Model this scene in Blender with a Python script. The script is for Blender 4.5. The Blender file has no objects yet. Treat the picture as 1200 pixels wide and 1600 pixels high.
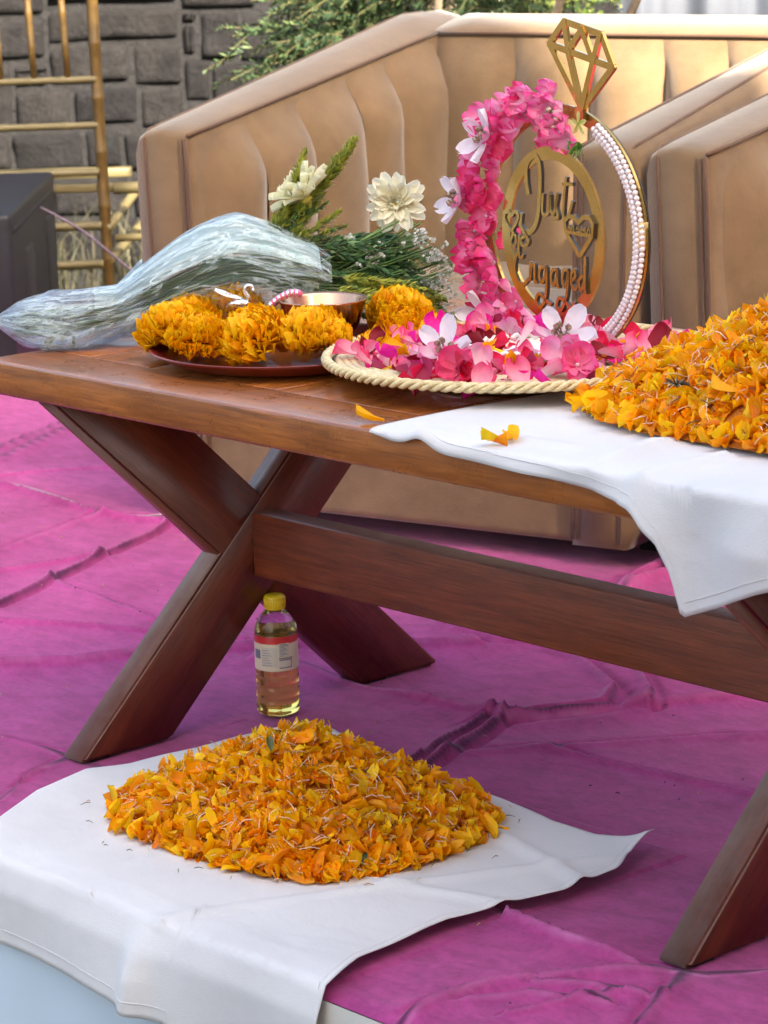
import bpy, bmesh, math, random
import numpy as np
from mathutils import Vector, Matrix
random.seed(7); rng = np.random.default_rng(7)
S = bpy.context.scene
COL = S.collection
R = math.radians

# ------------------------------------------------------------------ camera, sky, sun, exposure
CP = Vector((2.8477, -2.07091, 1.10304))
CR = Vector((0.67740, 0.73510, -0.02758)); CU = Vector((-0.14434, 0.16959, 0.97489)); CF = Vector((-0.72131, 0.65641, -0.22099))
cd = bpy.data.cameras.new('camera'); cam = bpy.data.objects.new('camera', cd); COL.objects.link(cam)
cd.sensor_fit = 'VERTICAL'; cd.sensor_height = 24; cd.lens = 24 * 4600 / 1600
cd.clip_start = 0.05; cd.clip_end = 300
cam.matrix_world = Matrix(((CR.x, CU.x, -CF.x, CP.x), (CR.y, CU.y, -CF.y, CP.y), (CR.z, CU.z, -CF.z, CP.z), (0, 0, 0, 1)))
cd.dof.use_dof = True; cd.dof.focus_distance = 3.4; cd.dof.aperture_fstop = 11
S.camera = cam
SUN = Vector((0.963, -0.268, 0.66)).normalized()
sun_el = math.asin(SUN.z); sun_az = math.atan2(SUN.x, SUN.y)
w = bpy.data.worlds.new('World'); S.world = w; w.use_nodes = True
nt = w.node_tree; bg = nt.nodes['Background']
sky = nt.nodes.new('ShaderNodeTexSky'); sky.sky_type = 'NISHITA'; sky.sun_disc = False
sky.sun_elevation = sun_el; sky.sun_rotation = sun_az; sky.air_density = 1.0; sky.dust_density = 7.0; sky.ozone_density = 0.3
nt.links.new(sky.outputs[0], bg.inputs[0]); bg.inputs[1].default_value = 0.15
sl = bpy.data.lights.new('sun', 'SUN'); sl.energy = 5.0; sl.angle = R(0.6); sl.color = (1, .93, .80)
so = bpy.data.objects.new('sun', sl); COL.objects.link(so); so.rotation_euler = SUN.to_track_quat('Z', 'Y').to_euler()
S.view_settings.view_transform = 'Standard'; S.view_settings.look = 'None'; S.view_settings.gamma = 1
S.view_settings.use_curve_mapping = False; S.view_settings.exposure = 2.5
S.view_settings.use_white_balance = True; S.view_settings.white_balance_temperature = 6900; S.view_settings.white_balance_tint = 8
S.render.engine = 'CYCLES'
S.cycles.transparent_max_bounces = 24; S.cycles.max_bounces = 8

# ------------------------------------------------------------------ helpers
def tag(o, label=None, cat=None, group=None, kind=None):
    if label: o['label'] = label
    if cat: o['category'] = cat
    if group: o['group'] = group
    if kind: o['kind'] = kind
    return o
def link(o, parent=None):
    COL.objects.link(o)
    if parent is not None: o.parent = parent
    return o
def empty(name, loc=(0, 0, 0), rz=0, label=None, cat=None, group=None, parent=None):
    o = bpy.data.objects.new(name, None); o.location = loc; o.rotation_euler = (0, 0, rz); o.empty_display_size = .05
    link(o, parent); return tag(o, label, cat, group)
def mesh(name, V, Fc, mat=None, parent=None, smooth=False, tint=None, loc=None):
    me = bpy.data.meshes.new(name)
    me.from_pydata([tuple(map(float, v)) for v in V], [], [tuple(int(i) for i in f) for f in Fc]); me.update()
    if smooth: me.polygons.foreach_set('use_smooth', [True] * len(me.polygons))
    if tint is not None:
        a = me.color_attributes.new('tint', 'FLOAT_COLOR', 'POINT')
        t = np.ones((len(V), 4), dtype=np.float32); t[:, :3] = np.asarray(tint, dtype=np.float32).reshape(len(V), -1)
        a.data.foreach_set('color', t.ravel())
    if mat: me.materials.append(mat)
    o = bpy.data.objects.new(name, me)
    if loc is not None: o.location = loc
    return link(o, parent)
def bmobj(name, bm, mat=None, parent=None, smooth=False):
    me = bpy.data.meshes.new(name); bmesh.ops.recalc_face_normals(bm, faces=bm.faces); bm.to_mesh(me); bm.free()
    if smooth: me.polygons.foreach_set('use_smooth', [True] * len(me.polygons))
    if mat: me.materials.append(mat)
    return link(bpy.data.objects.new(name, me), parent)
class MB:
    """collects shapes into one mesh"""
    def __init__(s): s.V = []; s.F = []; s.T = []
    def add(s, V, F, t=(1, 1, 1)):
        k = len(s.V); s.V += [tuple(v) for v in V]; s.F += [tuple(i + k for i in f) for f in F]
        if len(t) == 3 and not hasattr(t[0], '__len__'): s.T += [tuple(t)] * len(V)
        else: s.T += [tuple(x) for x in t]
    def box(s, a, b, t=(1, 1, 1)):
        x0, y0, z0 = a; x1, y1, z1 = b
        s.add([(x0, y0, z0), (x1, y0, z0), (x1, y1, z0), (x0, y1, z0), (x0, y0, z1), (x1, y0, z1), (x1, y1, z1), (x0, y1, z1)],
              [(0, 3, 2, 1), (4, 5, 6, 7), (0, 1, 5, 4), (1, 2, 6, 5), (2, 3, 7, 6), (3, 0, 4, 7)], t)
    def tube(s, pts, r, n=8, t=(1, 1, 1), cap=True, sq=1.0):
        pts = [Vector(p) for p in pts]; m = len(pts)
        rr = r if hasattr(r, '__len__') else [r] * m
        k = len(s.V); up = None
        for i, p in enumerate(pts):
            d = (pts[min(i + 1, m - 1)] - pts[max(i - 1, 0)]).normalized()
            if up is None:
                up = Vector((0, 0, 1)) if abs(d.z) < .9 else Vector((1, 0, 0))
            a = d.cross(up);
            if a.length < 1e-4: a = d.orthogonal()
            a.normalize(); b = a.cross(d).normalized(); up = b
            for j in range(n):
                th = 2 * math.pi * j / n
                s.V.append(tuple(p + a * math.cos(th) * rr[i] + b * math.sin(th) * rr[i] * sq)); s.T.append(t)
        for i in range(m - 1):
            for j in range(n):
                s.F.append((k + i * n + j, k + i * n + (j + 1) % n, k + (i + 1) * n + (j + 1) % n, k + (i + 1) * n + j))
        if cap:
            s.F.append(tuple(k + j for j in range(n))[::-1]); s.F.append(tuple(k + (m - 1) * n + j for j in range(n)))
    def lathe(s, prof, n=24, c=(0, 0, 0), t=(1, 1, 1)):
        k = len(s.V); m = len(prof)
        for (r, z) in prof:
            for j in range(n):
                th = 2 * math.pi * j / n; s.V.append((c[0] + r * math.cos(th), c[1] + r * math.sin(th), c[2] + z)); s.T.append(t)
        for i in range(m - 1):
            for j in range(n):
                s.F.append((k + i * n + j, k + i * n + (j + 1) % n, k + (i + 1) * n + (j + 1) % n, k + (i + 1) * n + j))
    def build(s, name, mat, parent=None, smooth=True, tint=False, loc=None):
        return mesh(name, s.V, s.F, mat, parent, smooth, s.T if tint else None, loc)
def bevelbox(name, a, b, mat, parent=None, bev=.003, seg=2, mw=None, smooth=True):
    bm = bmesh.new(); bmesh.ops.create_cube(bm, size=1)
    for v in bm.verts:
        v.co = Vector([a[i] + (v.co[i] + .5) * (b[i] - a[i]) for i in range(3)])
    bmesh.ops.bevel(bm, geom=bm.edges[:], offset=bev, segments=seg, affect='EDGES', profile=.6)
    o = bmobj(name, bm, mat, parent, smooth)
    if mw is not None: o.matrix_local = mw
    return o
def grid(nu, nv, fn):
    V = [fn(i / (nu - 1), j / (nv - 1)) for i in range(nu) for j in range(nv)]
    F = [(i * nv + j, (i + 1) * nv + j, (i + 1) * nv + j + 1, i * nv + j + 1) for i in range(nu - 1) for j in range(nv - 1)]
    return V, F
def copy(o, parent=None, **kw):
    c = o.copy(); COL.objects.link(c); c.parent = parent
    return c
def copy_tree(o, parent=None):
    c = copy(o, parent)
    for ch in list(o.children): copy_tree(ch, c)
    return c
# smooth value noise for geometry
def vnoise(x, y, seed=0):
    x = np.asarray(x, float); y = np.asarray(y, float)
    xi = np.floor(x); yi = np.floor(y); fx = x - xi; fy = y - yi
    fx = fx * fx * (3 - 2 * fx); fy = fy * fy * (3 - 2 * fy)
    def h(a, b):
        v = np.sin(a * 127.1 + b * 311.7 + seed * 74.7) * 43758.5453; return v - np.floor(v)
    return (h(xi, yi) * (1 - fx) + h(xi + 1, yi) * fx) * (1 - fy) + (h(xi, yi + 1) * (1 - fx) + h(xi + 1, yi + 1) * fx) * fy

# ------------------------------------------------------------------ materials
class NM:
    def __init__(s, name):
        s.m = bpy.data.materials.new(name); s.m.use_nodes = True; s.n = s.m.node_tree.nodes; s.l = s.m.node_tree.links
        s.b = s.n['Principled BSDF']; s.out = s.n['Material Output']; s.co = None
    def coord(s, kind='Object'):
        if s.co is None: s.co = s.n.new('ShaderNodeTexCoord')
        return s.co.outputs[kind]
    def mapping(s, scale, kind='Object'):
        mp = s.n.new('ShaderNodeMapping'); mp.inputs['Scale'].default_value = scale; s.l.new(s.coord(kind), mp.inputs[0]); return mp.outputs[0]
    def noise(s, scale, vec=None, detail=4, rough=.55, dist=0):
        t = s.n.new('ShaderNodeTexNoise'); t.inputs['Scale'].default_value = scale; t.inputs['Detail'].default_value = detail
        t.inputs['Roughness'].default_value = rough; t.inputs['Distortion'].default_value = dist
        s.l.new(vec if vec is not None else s.coord(), t.inputs['Vector']); return t.outputs[0]
    def ramp(s, fac, stops):
        r = s.n.new('ShaderNodeValToRGB'); e = r.color_ramp.elements
        while len(e) < len(stops): e.new(.5)
        for i, (p, c) in enumerate(stops): e[i].position = p; e[i].color = (*c, 1) if len(c) == 3 else c
        s.l.new(fac, r.inputs[0]); return r.outputs[0]
    def mix(s, a, b, fac, mode='MIX'):
        m = s.n.new('ShaderNodeMix'); m.data_type = 'RGBA'; m.blend_type = mode
        for sock, v in ((m.inputs[6], a), (m.inputs[7], b), (m.inputs[0], fac)):
            if isinstance(v, (int, float)): sock.default_value = v
            elif isinstance(v, tuple): sock.default_value = (*v, 1)
            else: s.l.new(v, sock)
        return m.outputs[2]
    def bump(s, h, strength=.3, dist=.002, normal=None):
        b = s.n.new('ShaderNodeBump'); b.inputs['Strength'].default_value = strength; b.inputs['Distance'].default_value = dist
        s.l.new(h, b.inputs['Height'])
        if normal is not None: s.l.new(normal, b.inputs['Normal'])
        s.l.new(b.outputs[0], s.b.inputs['Normal']); return b.outputs[0]
    def attr(s, name='tint'):
        a = s.n.new('ShaderNodeAttribute'); a.attribute_name = name; return a.outputs['Color']
    def objrand(s):
        a = s.n.new('ShaderNodeObjectInfo'); return a.outputs['Random']
    def set(s, **k):
        for a, v in k.items():
            key = {'base': 'Base Color', 'rough': 'Roughness', 'metal': 'Metallic', 'spec': 'Specular IOR Level', 'sheen': 'Sheen Weight',
                   'sheenr': 'Sheen Roughness', 'coat': 'Coat Weight', 'coatr': 'Coat Roughness', 'trans': 'Transmission Weight', 'ior': 'IOR',
                   'sss': 'Subsurface Weight', 'alpha': 'Alpha'}[a]
            sock = s.b.inputs[key]
            if isinstance(v, (int, float)): sock.default_value = v
            elif isinstance(v, tuple): sock.default_value = (*v, 1)
            else: s.l.new(v, sock)
        return s
def translucent(nm, col, fac):
    """adds translucency to a thin sheet or petal"""
    t = nm.n.new('ShaderNodeBsdfTranslucent'); mx = nm.n.new('ShaderNodeMixShader'); mx.inputs[0].default_value = fac
    if isinstance(col, tuple): t.inputs[0].default_value = (*col, 1)
    else: nm.l.new(col, t.inputs[0])
    nm.l.new(nm.b.outputs[0], mx.inputs[1]); nm.l.new(t.outputs[0], mx.inputs[2]); nm.l.new(mx.outputs[0], nm.out.inputs[0])

def m_wood(name, dark, light, rough=.32, coat=.35, bumpy=.3, sky_sheen=False):
    m = NM(name); v = m.mapping((1.6, 16, 16)); n1 = m.noise(3.5, v, 6, .6, .6); v2 = m.mapping((5, 90, 90)); n2 = m.noise(4, v2, 4, .6)
    c = m.ramp(n1, [(.28, dark), (.72, light)]); c2 = m.ramp(n2, [(.35, (.62, .6, .58)), (.6, (1, 1, 1))])
    c = m.mix(c, c2, .85, 'MULTIPLY'); r = m.n.new('ShaderNodeObjectInfo')
    rr = m.ramp(r.outputs['Random'], [(0, (.82, .80, .78)), (1, (1.0, 1.0, 1.0))]); c = m.mix(c, rr, 1.0, 'MULTIPLY')
    w3 = m.noise(14, None, 5, .7); rg = m.ramp(w3, [(.35, (rough - .07,) * 3), (.7, (rough + .16,) * 3)])
    if sky_sheen:
        g = m.n.new('ShaderNodeNewGeometry'); sx = m.n.new('ShaderNodeSeparateXYZ'); m.l.new(g.outputs['True Normal'], sx.inputs[0])
        k = m.mix(m.ramp(sx.outputs[2], [(.25, (0, 0, 0)), (.6, (.62, .62, .62))]), m.ramp(m.noise(22, None, 6, .7), [(.3, (.45,) * 3), (.7, (1, 1, 1))]), 1.0, 'MULTIPLY'); c = m.mix(c, (.27, .21, .185), k)  # up-facing faces painted paler, standing in for the sky's reflection
    m.set(base=c, rough=rg, coat=coat, coatr=.3, spec=.5); m.bump(n2, bumpy, .0015); return m.m
M = {}
M['wood_top'] = m_wood('varnished_top_wood', (.24, .062, .011), (.52, .165, .030), .28, .42)
M['wood_leg'] = m_wood('dark_leg_wood', (.125, .023, .009), (.245, .053, .018), .48, .2, .35, True)
m = NM('tan_velvet'); n1 = m.noise(7, None, 5, .6, .8); n2 = m.noise(400, None, 2)
n3 = m.noise(26, None, 4, .6)
c = m.ramp(n1, [(.25, (.138, .086, .047)), (.75, (.188, .121, .069))]); c = m.mix(c, m.ramp(n3, [(.33, (.88, .875, .87)), (.5, (1, 1, 1)), (.68, (1.07, 1.07, 1.06))]), .8, 'MULTIPLY')
m.set(base=c, rough=.85, sheen=.5, sheenr=.4, spec=.15); m.bump(m.mix(n2, n3, .5), .45, .003); M['velvet'] = m.m
m = NM('tan_piping'); m.set(base=(.11, .062, .040), rough=.85, sheen=.2, spec=.1); M['piping'] = m.m
m = NM('magenta_carpet'); n1 = m.noise(3.2, None, 5, .6, .6); n2 = m.noise(700, None, 2, .7); n3 = m.noise(20, m.mapping((1, 2.2, 1)), 5, .7, .5); n4 = m.noise(120, None, 3, .7)
c = m.ramp(n1, [(.28, (.275, .027, .135)), (.72, (.43, .062, .235))]); c = m.mix(c, m.ramp(n3, [(.38, (.72, .70, .74)), (.56, (1.0, 1.0, 1.0)), (.78, (1.12, 1.15, 1.1))]), .75, 'MULTIPLY')
c = m.mix(c, m.ramp(n4, [(.35, (.82, .8, .82)), (.65, (1.08, 1.1, 1.08))]), .6, 'MULTIPLY')
n5 = m.noise(9, None, 6, .75, 1.2); c = m.mix(c, (.52, .14, .33), m.ramp(n5, [(.62, (0, 0, 0)), (.8, (.35, .35, .35))]))
sp_ = m.n.new('ShaderNodeSeparateColor'); m.l.new(m.attr('tint'), sp_.inputs[0]); c = m.mix(c, (.60, .24, .44), sp_.outputs[0]); c = m.mix(c, (.05, .010, .04), sp_.outputs[1])  # second tint channel: fold shadow mixed dark into the colour
m.set(base=c, rough=.9, sheen=.12, sheenr=.5, spec=.08); m.bump(m.mix(n2, n4, .5), .5, .002); M['carpet'] = m.m
m = NM('carpet_hem'); m.set(base=(.34, .22, .28), rough=.8); M['hem'] = m.m
m = NM('white_cotton'); n = m.noise(5, None, 4, .6, .3); wv = m.noise(700, m.mapping((1, .3, 1)), 2, .7); wr = m.noise(7, m.mapping((1, 1.6, 1)), 4, .5, .5); c = m.ramp(n, [(.35, (.74, .73, .74)), (.65, (.82, .81, .81))])
m.set(base=c, rough=.75, sheen=.2, spec=.2); m.bump(wv, .5, .0012, m.bump(wr, .35, .012)); translucent(m, (.82, .72, .70), .25); M['cotton'] = m.m
m = NM('cream_skirt'); m.set(base=(.60, .57, .52), rough=.8); m.bump(m.noise(500), .2, .001); M['cream'] = m.m
m = NM('pale_blue_skirt'); m.set(base=m.ramp(m.noise(3), [(.3, (.50, .60, .70)), (.7, (.58, .68, .77))]), rough=.5, sheen=.2); M['paleblue'] = m.m
def petal_mat(name, rough=.55, tr=.35, sheen=0.0, spec=.35):
    m = NM(name); a = m.attr('tint'); n = m.noise(150, None, 3, .6)
    c = m.mix(a, m.ramp(n, [(.3, (.86, .84, .82)), (.7, (1.06, 1.06, 1.06))]), .6, 'MULTIPLY')
    m.set(base=c, rough=rough, spec=spec, sheen=sheen); m.bump(n, .2, .001); translucent(m, c, tr); return m.m
M['petal'] = petal_mat('fresh_petal'); M['silk'] = petal_mat('silk_petal', .45, .3, .0, .35); M['leaf'] = petal_mat('leaf_green', .5, .25)
m = NM('mound_core'); m.set(base=m.ramp(m.noise(160, None, 4, .7), [(.3, (.25, .07, .008)), (.7, (.62, .22, .01))]), rough=.8); M['core'] = m.m
m = NM('red_enamel'); m.set(base=(.17, .012, .012), rough=.3, coat=.4, spec=.5); M['redplate'] = m.m
m = NM('copper'); m.set(base=(.62, .36, .24), metal=1, rough=m.ramp(m.noise(30, None, 4), [(.3, (.16,) * 3), (.7, (.34,) * 3)])); M['copper'] = m.m
m = NM('silver'); m.set(base=(.86, .82, .80), metal=.85, rough=.22); m.bump(m.noise(300), .3, .001); M['silver'] = m.m
m = NM('gold_acrylic'); m.set(base=m.ramp(m.noise(22, None, 3), [(.3, (.55, .33, .09)), (.7, (.68, .44, .15))]), metal=.92, rough=.24); m.bump(m.noise(160, None, 3), .12, .001); M['gold'] = m.m
m = NM('gold_edge'); m.set(base=(.80, .58, .26), metal=.5, rough=.4); M['goldpale'] = m.m
m = NM('dark_backing'); m.set(base=(.045, .035, .025), rough=.4); M['backing'] = m.m
m = NM('pearl'); m.set(base=(.80, .70, .70), rough=.18, coat=.6, coatr=.1, spec=.6); M['pearl'] = m.m
m = NM('bronze_bead'); m.set(base=(.42, .30, .22), metal=.7, rough=.25); M['bronze'] = m.m
m = NM('straw'); v = m.mapping((1, 1, 1)); m.set(base=m.ramp(m.noise(120, v, 4, .7), [(.3, (.50, .38, .18)), (.7, (.80, .68, .42))]), rough=.6); m.bump(m.noise(300), .4, .001); M['straw'] = m.m
m = NM('white_cord'); m.set(base=(.78, .76, .72), rough=.7); m.bump(m.noise(500), .3, .001); M['whitecord'] = m.m
m = NM('yellow_cap'); m.set(base=(.82, .58, .02), rough=.35, spec=.5); M['yellow'] = m.m
m = NM('clear_plastic'); m.set(base=(.97, .97, .97), rough=.04, trans=1.0, ior=1.33); M['clear'] = m.m
m = NM('oil'); m.set(base=(1.0, .80, .22), rough=.03, trans=.88, ior=1.33); M['oil'] = m.m
m = NM('label_print')
tc = m.coord('Object')
sep = m.n.new('ShaderNodeSeparateXYZ'); m.l.new(tc, sep.inputs[0])
zz = sep.outputs[2]
def mrange(mm, v, a, b):
    r = mm.n.new('ShaderNodeMapRange'); r.inputs[1].default_value = a; r.inputs[2].default_value = b; mm.l.new(v, r.inputs[0]); return r.outputs[0]
zz = mrange(m, zz, .062, .108)
base = m.ramp(zz, [(0, (.66, .58, .42)), (.04, (.70, .62, .45)), (.78, (.70, .62, .45)), (.80, (.58, .03, .03)), (1, (.55, .03, .03))])
m.set(base=base, rough=.4); M['label'] = m.m
m = NM('label_ink'); m.set(base=(.05, .05, .06), rough=.5); M['ink'] = m.m
m = NM('label_grey'); m.set(base=(.16, .17, .24), rough=.5); M['inkgrey'] = m.m
m = NM('label_pale'); m.set(base=(.58, .54, .44), rough=.5); M['inkpale'] = m.m
m = NM('black_box'); m.set(base=m.ramp(m.noise(12, None, 4), [(.3, (.005, .0055, .009)), (.7, (.010, .011, .017))]), rough=.5, spec=.4); m.bump(m.noise(260), .5, .002); M['black'] = m.m
m = NM('black_hole'); m.set(base=(.003, .003, .005), rough=.8); M['hole'] = m.m
m = NM('cable'); m.set(base=(.10, .07, .12), rough=.4); M['cable'] = m.m
m = NM('gold_chair_paint'); n = m.noise(40, None, 5, .7); m.set(base=m.ramp(n, [(.3, (.055, .028, .006)), (.7, (.11, .066, .016))]), rough=.4, spec=.5); m.bump(n, .3, .002); M['gchair'] = m.m
m = NM('gold_chair_rail'); m.set(base=(.115, .092, .040), rough=.5); M['gchair2'] = m.m
m = NM('grey_stone'); n = m.noise(9, None, 8, .7); nn = m.noise(60, None, 5, .75)
rr = m.objrand()
c = m.ramp(n, [(.28, (.009, .0085, .010)), (.72, (.032, .031, .033))]); c = m.mix(c, m.ramp(rr, [(0, (.62, .60, .66)), (1, (1.12, 1.08, 1.05))]), 1, 'MULTIPLY')
c = m.mix(c, m.ramp(nn, [(.3, (.45, .45, .47)), (.7, (1.4, 1.38, 1.35))]), .8, 'MULTIPLY')
lich = m.noise(7, None, 4, .6); c = m.mix(c, (.02, .05, .042), m.ramp(lich, [(.68, (0, 0, 0)), (.80, (.35, .35, .35))]))
m.set(base=c, rough=.9, spec=.2); m.bump(m.mix(n, nn, .6), 1.0, .04); M['stone'] = m.m
m = NM('dark_mortar'); m.set(base=(.008, .0075, .009), rough=.95); m.bump(m.noise(40, None, 6), .8, .02); M['mortar'] = m.m
m = NM('soil'); m.set(base=m.ramp(m.noise(5, None, 8, .7), [(.3, (.014, .012, .009)), (.7, (.055, .048, .036))]), rough=.95); m.bump(m.noise(30, None, 6), .8, .02); M['soil'] = m.m
m = NM('dry_grass'); m.set(base=m.ramp(m.objrand(), [(0, (.20, .18, .11)), (1, (.30, .27, .17))]), rough=.8); M['drygrass'] = m.m
m = NM('bark'); m.set(base=(.10, .075, .05), rough=.9); m.bump(m.noise(60), .6, .005); M['bark'] = m.m
m = NM('sheer_curtain'); m.set(base=m.ramp(m.noise(6, m.mapping((6, 6, .5))), [(.3, (.055, .064, .088)), (.7, (.070, .080, .106))]), rough=.6); M['curtain'] = m.m
m = NM('plaster_beige'); m.set(base=m.ramp(m.noise(3, None, 5), [(.3, (.42, .36, .28)), (.7, (.52, .46, .36))]), rough=.9); m.bump(m.noise(60), .3, .005); M['plaster'] = m.m
m = NM('seed_floss'); m.set(base=(.66, .54, .36), rough=.7); M['floss'] = m.m
# wrapping film: thin clear sheet with highlights, slightly milky on the creases
m = NM('cellophane'); tr = m.n.new('ShaderNodeBsdfTransparent'); tr.inputs[0].default_value = (.97, .98, 1, 1)
gl = m.n.new('ShaderNodeBsdfGlossy'); gl.inputs['Roughness'].default_value = .12; gl.inputs[0].default_value = (.95, .97, 1, 1)
df = m.n.new('ShaderNodeBsdfDiffuse'); df.inputs[0].default_value = (.74, .88, .90, 1)
mpn = m.n.new('ShaderNodeMapping'); mpn.inputs['Scale'].default_value = (5, 22, 1); m.l.new(m.attr('tint'), mpn.inputs[0]); mpn = mpn.outputs[0]; n = m.noise(1, mpn, 6, .62, 1.3); fr = m.n.new('ShaderNodeFresnel'); fr.inputs[0].default_value = 1.5
bp = m.n.new('ShaderNodeBump'); bp.inputs['Strength'].default_value = .55; bp.inputs['Distance'].default_value = .010; m.l.new(n, bp.inputs['Height'])
for q in (gl, fr): m.l.new(bp.outputs[0], q.inputs['Normal'])
mx1 = m.n.new('ShaderNodeMixShader'); m.l.new(m.ramp(n, [(.38, (.02,) * 3), (.50, (.05,) * 3), (.565, (.45,) * 3), (.62, (.08,) * 3), (.74, (.30,) * 3)]), mx1.inputs[0]); m.l.new(tr.outputs[0], mx1.inputs[1]); m.l.new(df.outputs[0], mx1.inputs[2])
ad = m.n.new('ShaderNodeMath'); ad.operation = 'MULTIPLY_ADD'; m.l.new(fr.outputs[0], ad.inputs[0]); ad.inputs[1].default_value = .6; ad.inputs[2].default_value = .0; ad.use_clamp = True
mx2 = m.n.new('ShaderNodeMixShader'); m.l.new(ad.outputs[0], mx2.inputs[0]); m.l.new(mx1.outputs[0], mx2.inputs[1]); m.l.new(gl.outputs[0], mx2.inputs[2])
m.l.new(mx2.outputs[0], m.out.inputs[0]); M['film'] = m.m
m = NM('pale_tissue'); mpn = m.n.new('ShaderNodeMapping'); mpn.inputs['Scale'].default_value = (4, 20, 1); m.l.new(m.attr('tint'), mpn.inputs[0]); mpn = mpn.outputs[0]; n = m.noise(1, mpn, 6, .6, 1.2)
m.set(base=m.ramp(n, [(.3, (.50, .82, .82)), (.5, (.80, .93, .92)), (.7, (.58, .86, .86))]), rough=.4, spec=.5, coat=.3); m.bump(n, 1.0, .02); translucent(m, (.6, .8, .82), .3); M['tissue'] = m.m

# ------------------------------------------------------------------ frames used when building
BR = Vector((0.67305, 0.73960, 0)); BF = Vector((-0.73960, 0.67305, 0))         # across / into the garden, seen from the guests' side
def G(r, d, z): p = Vector((CP.x, CP.y, 0)) + BR * r + BF * d; return Vector((p.x, p.y, z))
AG = math.atan2(BR.y, BR.x)

# ------------------------------------------------------------------ ground, stage carpet
V, F = grid(60, 60, lambda a, b: (-60 + 120 * a, -60 + 120 * b, -.42))
V = [(x, y, -.42) for x, y, z in V]
tag(mesh('front_ground', V, F, M['soil']), kind='structure')
def rear(a, b):
    p = G(-9 + 18 * a, 4.9 + 40 * b ** 2, 0); x, y = p.x, p.y
    return (x, y, -.255 + .03 * float(vnoise(x * 3, y * 3)) + .015 * float(vnoise(x * 11, y * 11, 3)))
V, F = grid(90, 90, rear); tag(mesh('garden_ground', V, F, M['soil']), kind='structure')

CREASES = [  # points (x, y), height, width, paleness
 ([(-1.697, 1.083), (-1.824, 1.344)], .010, .012, .2), ([(-1.622, 1.03), (-1.77, 1.304)], .007, .010, .3),
 ([(-.957, .905), (-.86, .689), (-.732, .397)], .006, .006, .9), ([(-.806, .542), (-.645, .525), (-.495, .505)], .004, .006, .3),
 ([(-.62, .05), (-.451, .198), (-.389, .274), (-.356, .361), (-.2, .56), (-.02, .70)], .011, .011, .5),
 ([(.032, -.145), (-.022, -.059), (-.038, .007)], .005, .006, .7), ([(-.185, .009), (-.047, .013), (.096, .014)], .003, .006, .4),
 ([(-.20, .46), (-.004, .469), (.134, .48), (.252, .481), (.289, .526), (.348, .645), (.432, .80)], .010, .009, .7),
 ([(.262, .475), (.29, .381), (.332, .264)], .007, .008, .5), ([(.244, .464), (.262, .379), (.303, .274)], .006, .006, .3),
 ([(-.171, .816), (-.088, .745), (-.005, .75), (.052, .769), (.141, .747), (.272, .677), (.314, .614), (.281, .546), (.252, .493)], .010, .014, .3),
 ([(-.13, .76), (-.04, .80), (.06, .80)], .010, .012, .6),
 ([(.235, .767), (.309, .709), (.357, .653)], .008, .010, .4), ([(.70, .0), (.77, -.015), (.876, -.029), (.959, -.023), (1.014, .011), (1.054, .062), (1.12, .2)], .010, .009, .8),
 ([(.881, -.279), (.874, -.208), (.882, -.154), (.934, -.089), (.993, -.003)], .007, .008, .6), ([(.387, .437), (.522, .455), (.693, .479)], .005, .010, .1),
 ([(-1.017, .60), (-1.098, .816), (-1.089, .919), (-.985, .975)], .004, .010, .4), ([(-1.503, .945), (-1.466, 1.048), (-1.416, 1.142)], .005, .008, .5),
 ([(-.06, 1.02), (-.104, 1.101), (-.131, 1.21), (-.156, 1.298)], .012, .016, .2), ([(-.02, 1.0), (-.079, 1.096), (-.095, 1.215)], .009, .012, .2),
 ([(1.059, -.132), (1.021, -.034), (1.005, -.003)], .006, .008, .3), ([(.90, -.20), (.93, -.15), (1.0, -.12)], .004, .010, .5),
 ([(.92, -.13), (.96, -.10), (1.03, -.07)], .005, .006, .6), ([(.95, -.2), (.99, -.1)], .005, .006, .6),
 ([(-1.9, .852), (-1.507, .884), (-1.362, .893), (-1.224, .875), (-1.12, .865), (-1.01, .883), (-.949, .904)], .009, .010, .0),
 ([(-.9, .1), (-.7, .30), (-.52, .42), (-.3, .52)], .006, .008, .1), ([(-1.3, .2), (-1.05, .34), (-.9, .52), (-.86, .69)], .006, .008, .2), ([(.30, .33), (.36, .42), (.50, .62), (.6, .7)], .004, .012, .1), ([(-1.9, .9), (-1.6, .72), (-1.3, .55), (-1.0, .38)], .005, .012, .3)]
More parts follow.
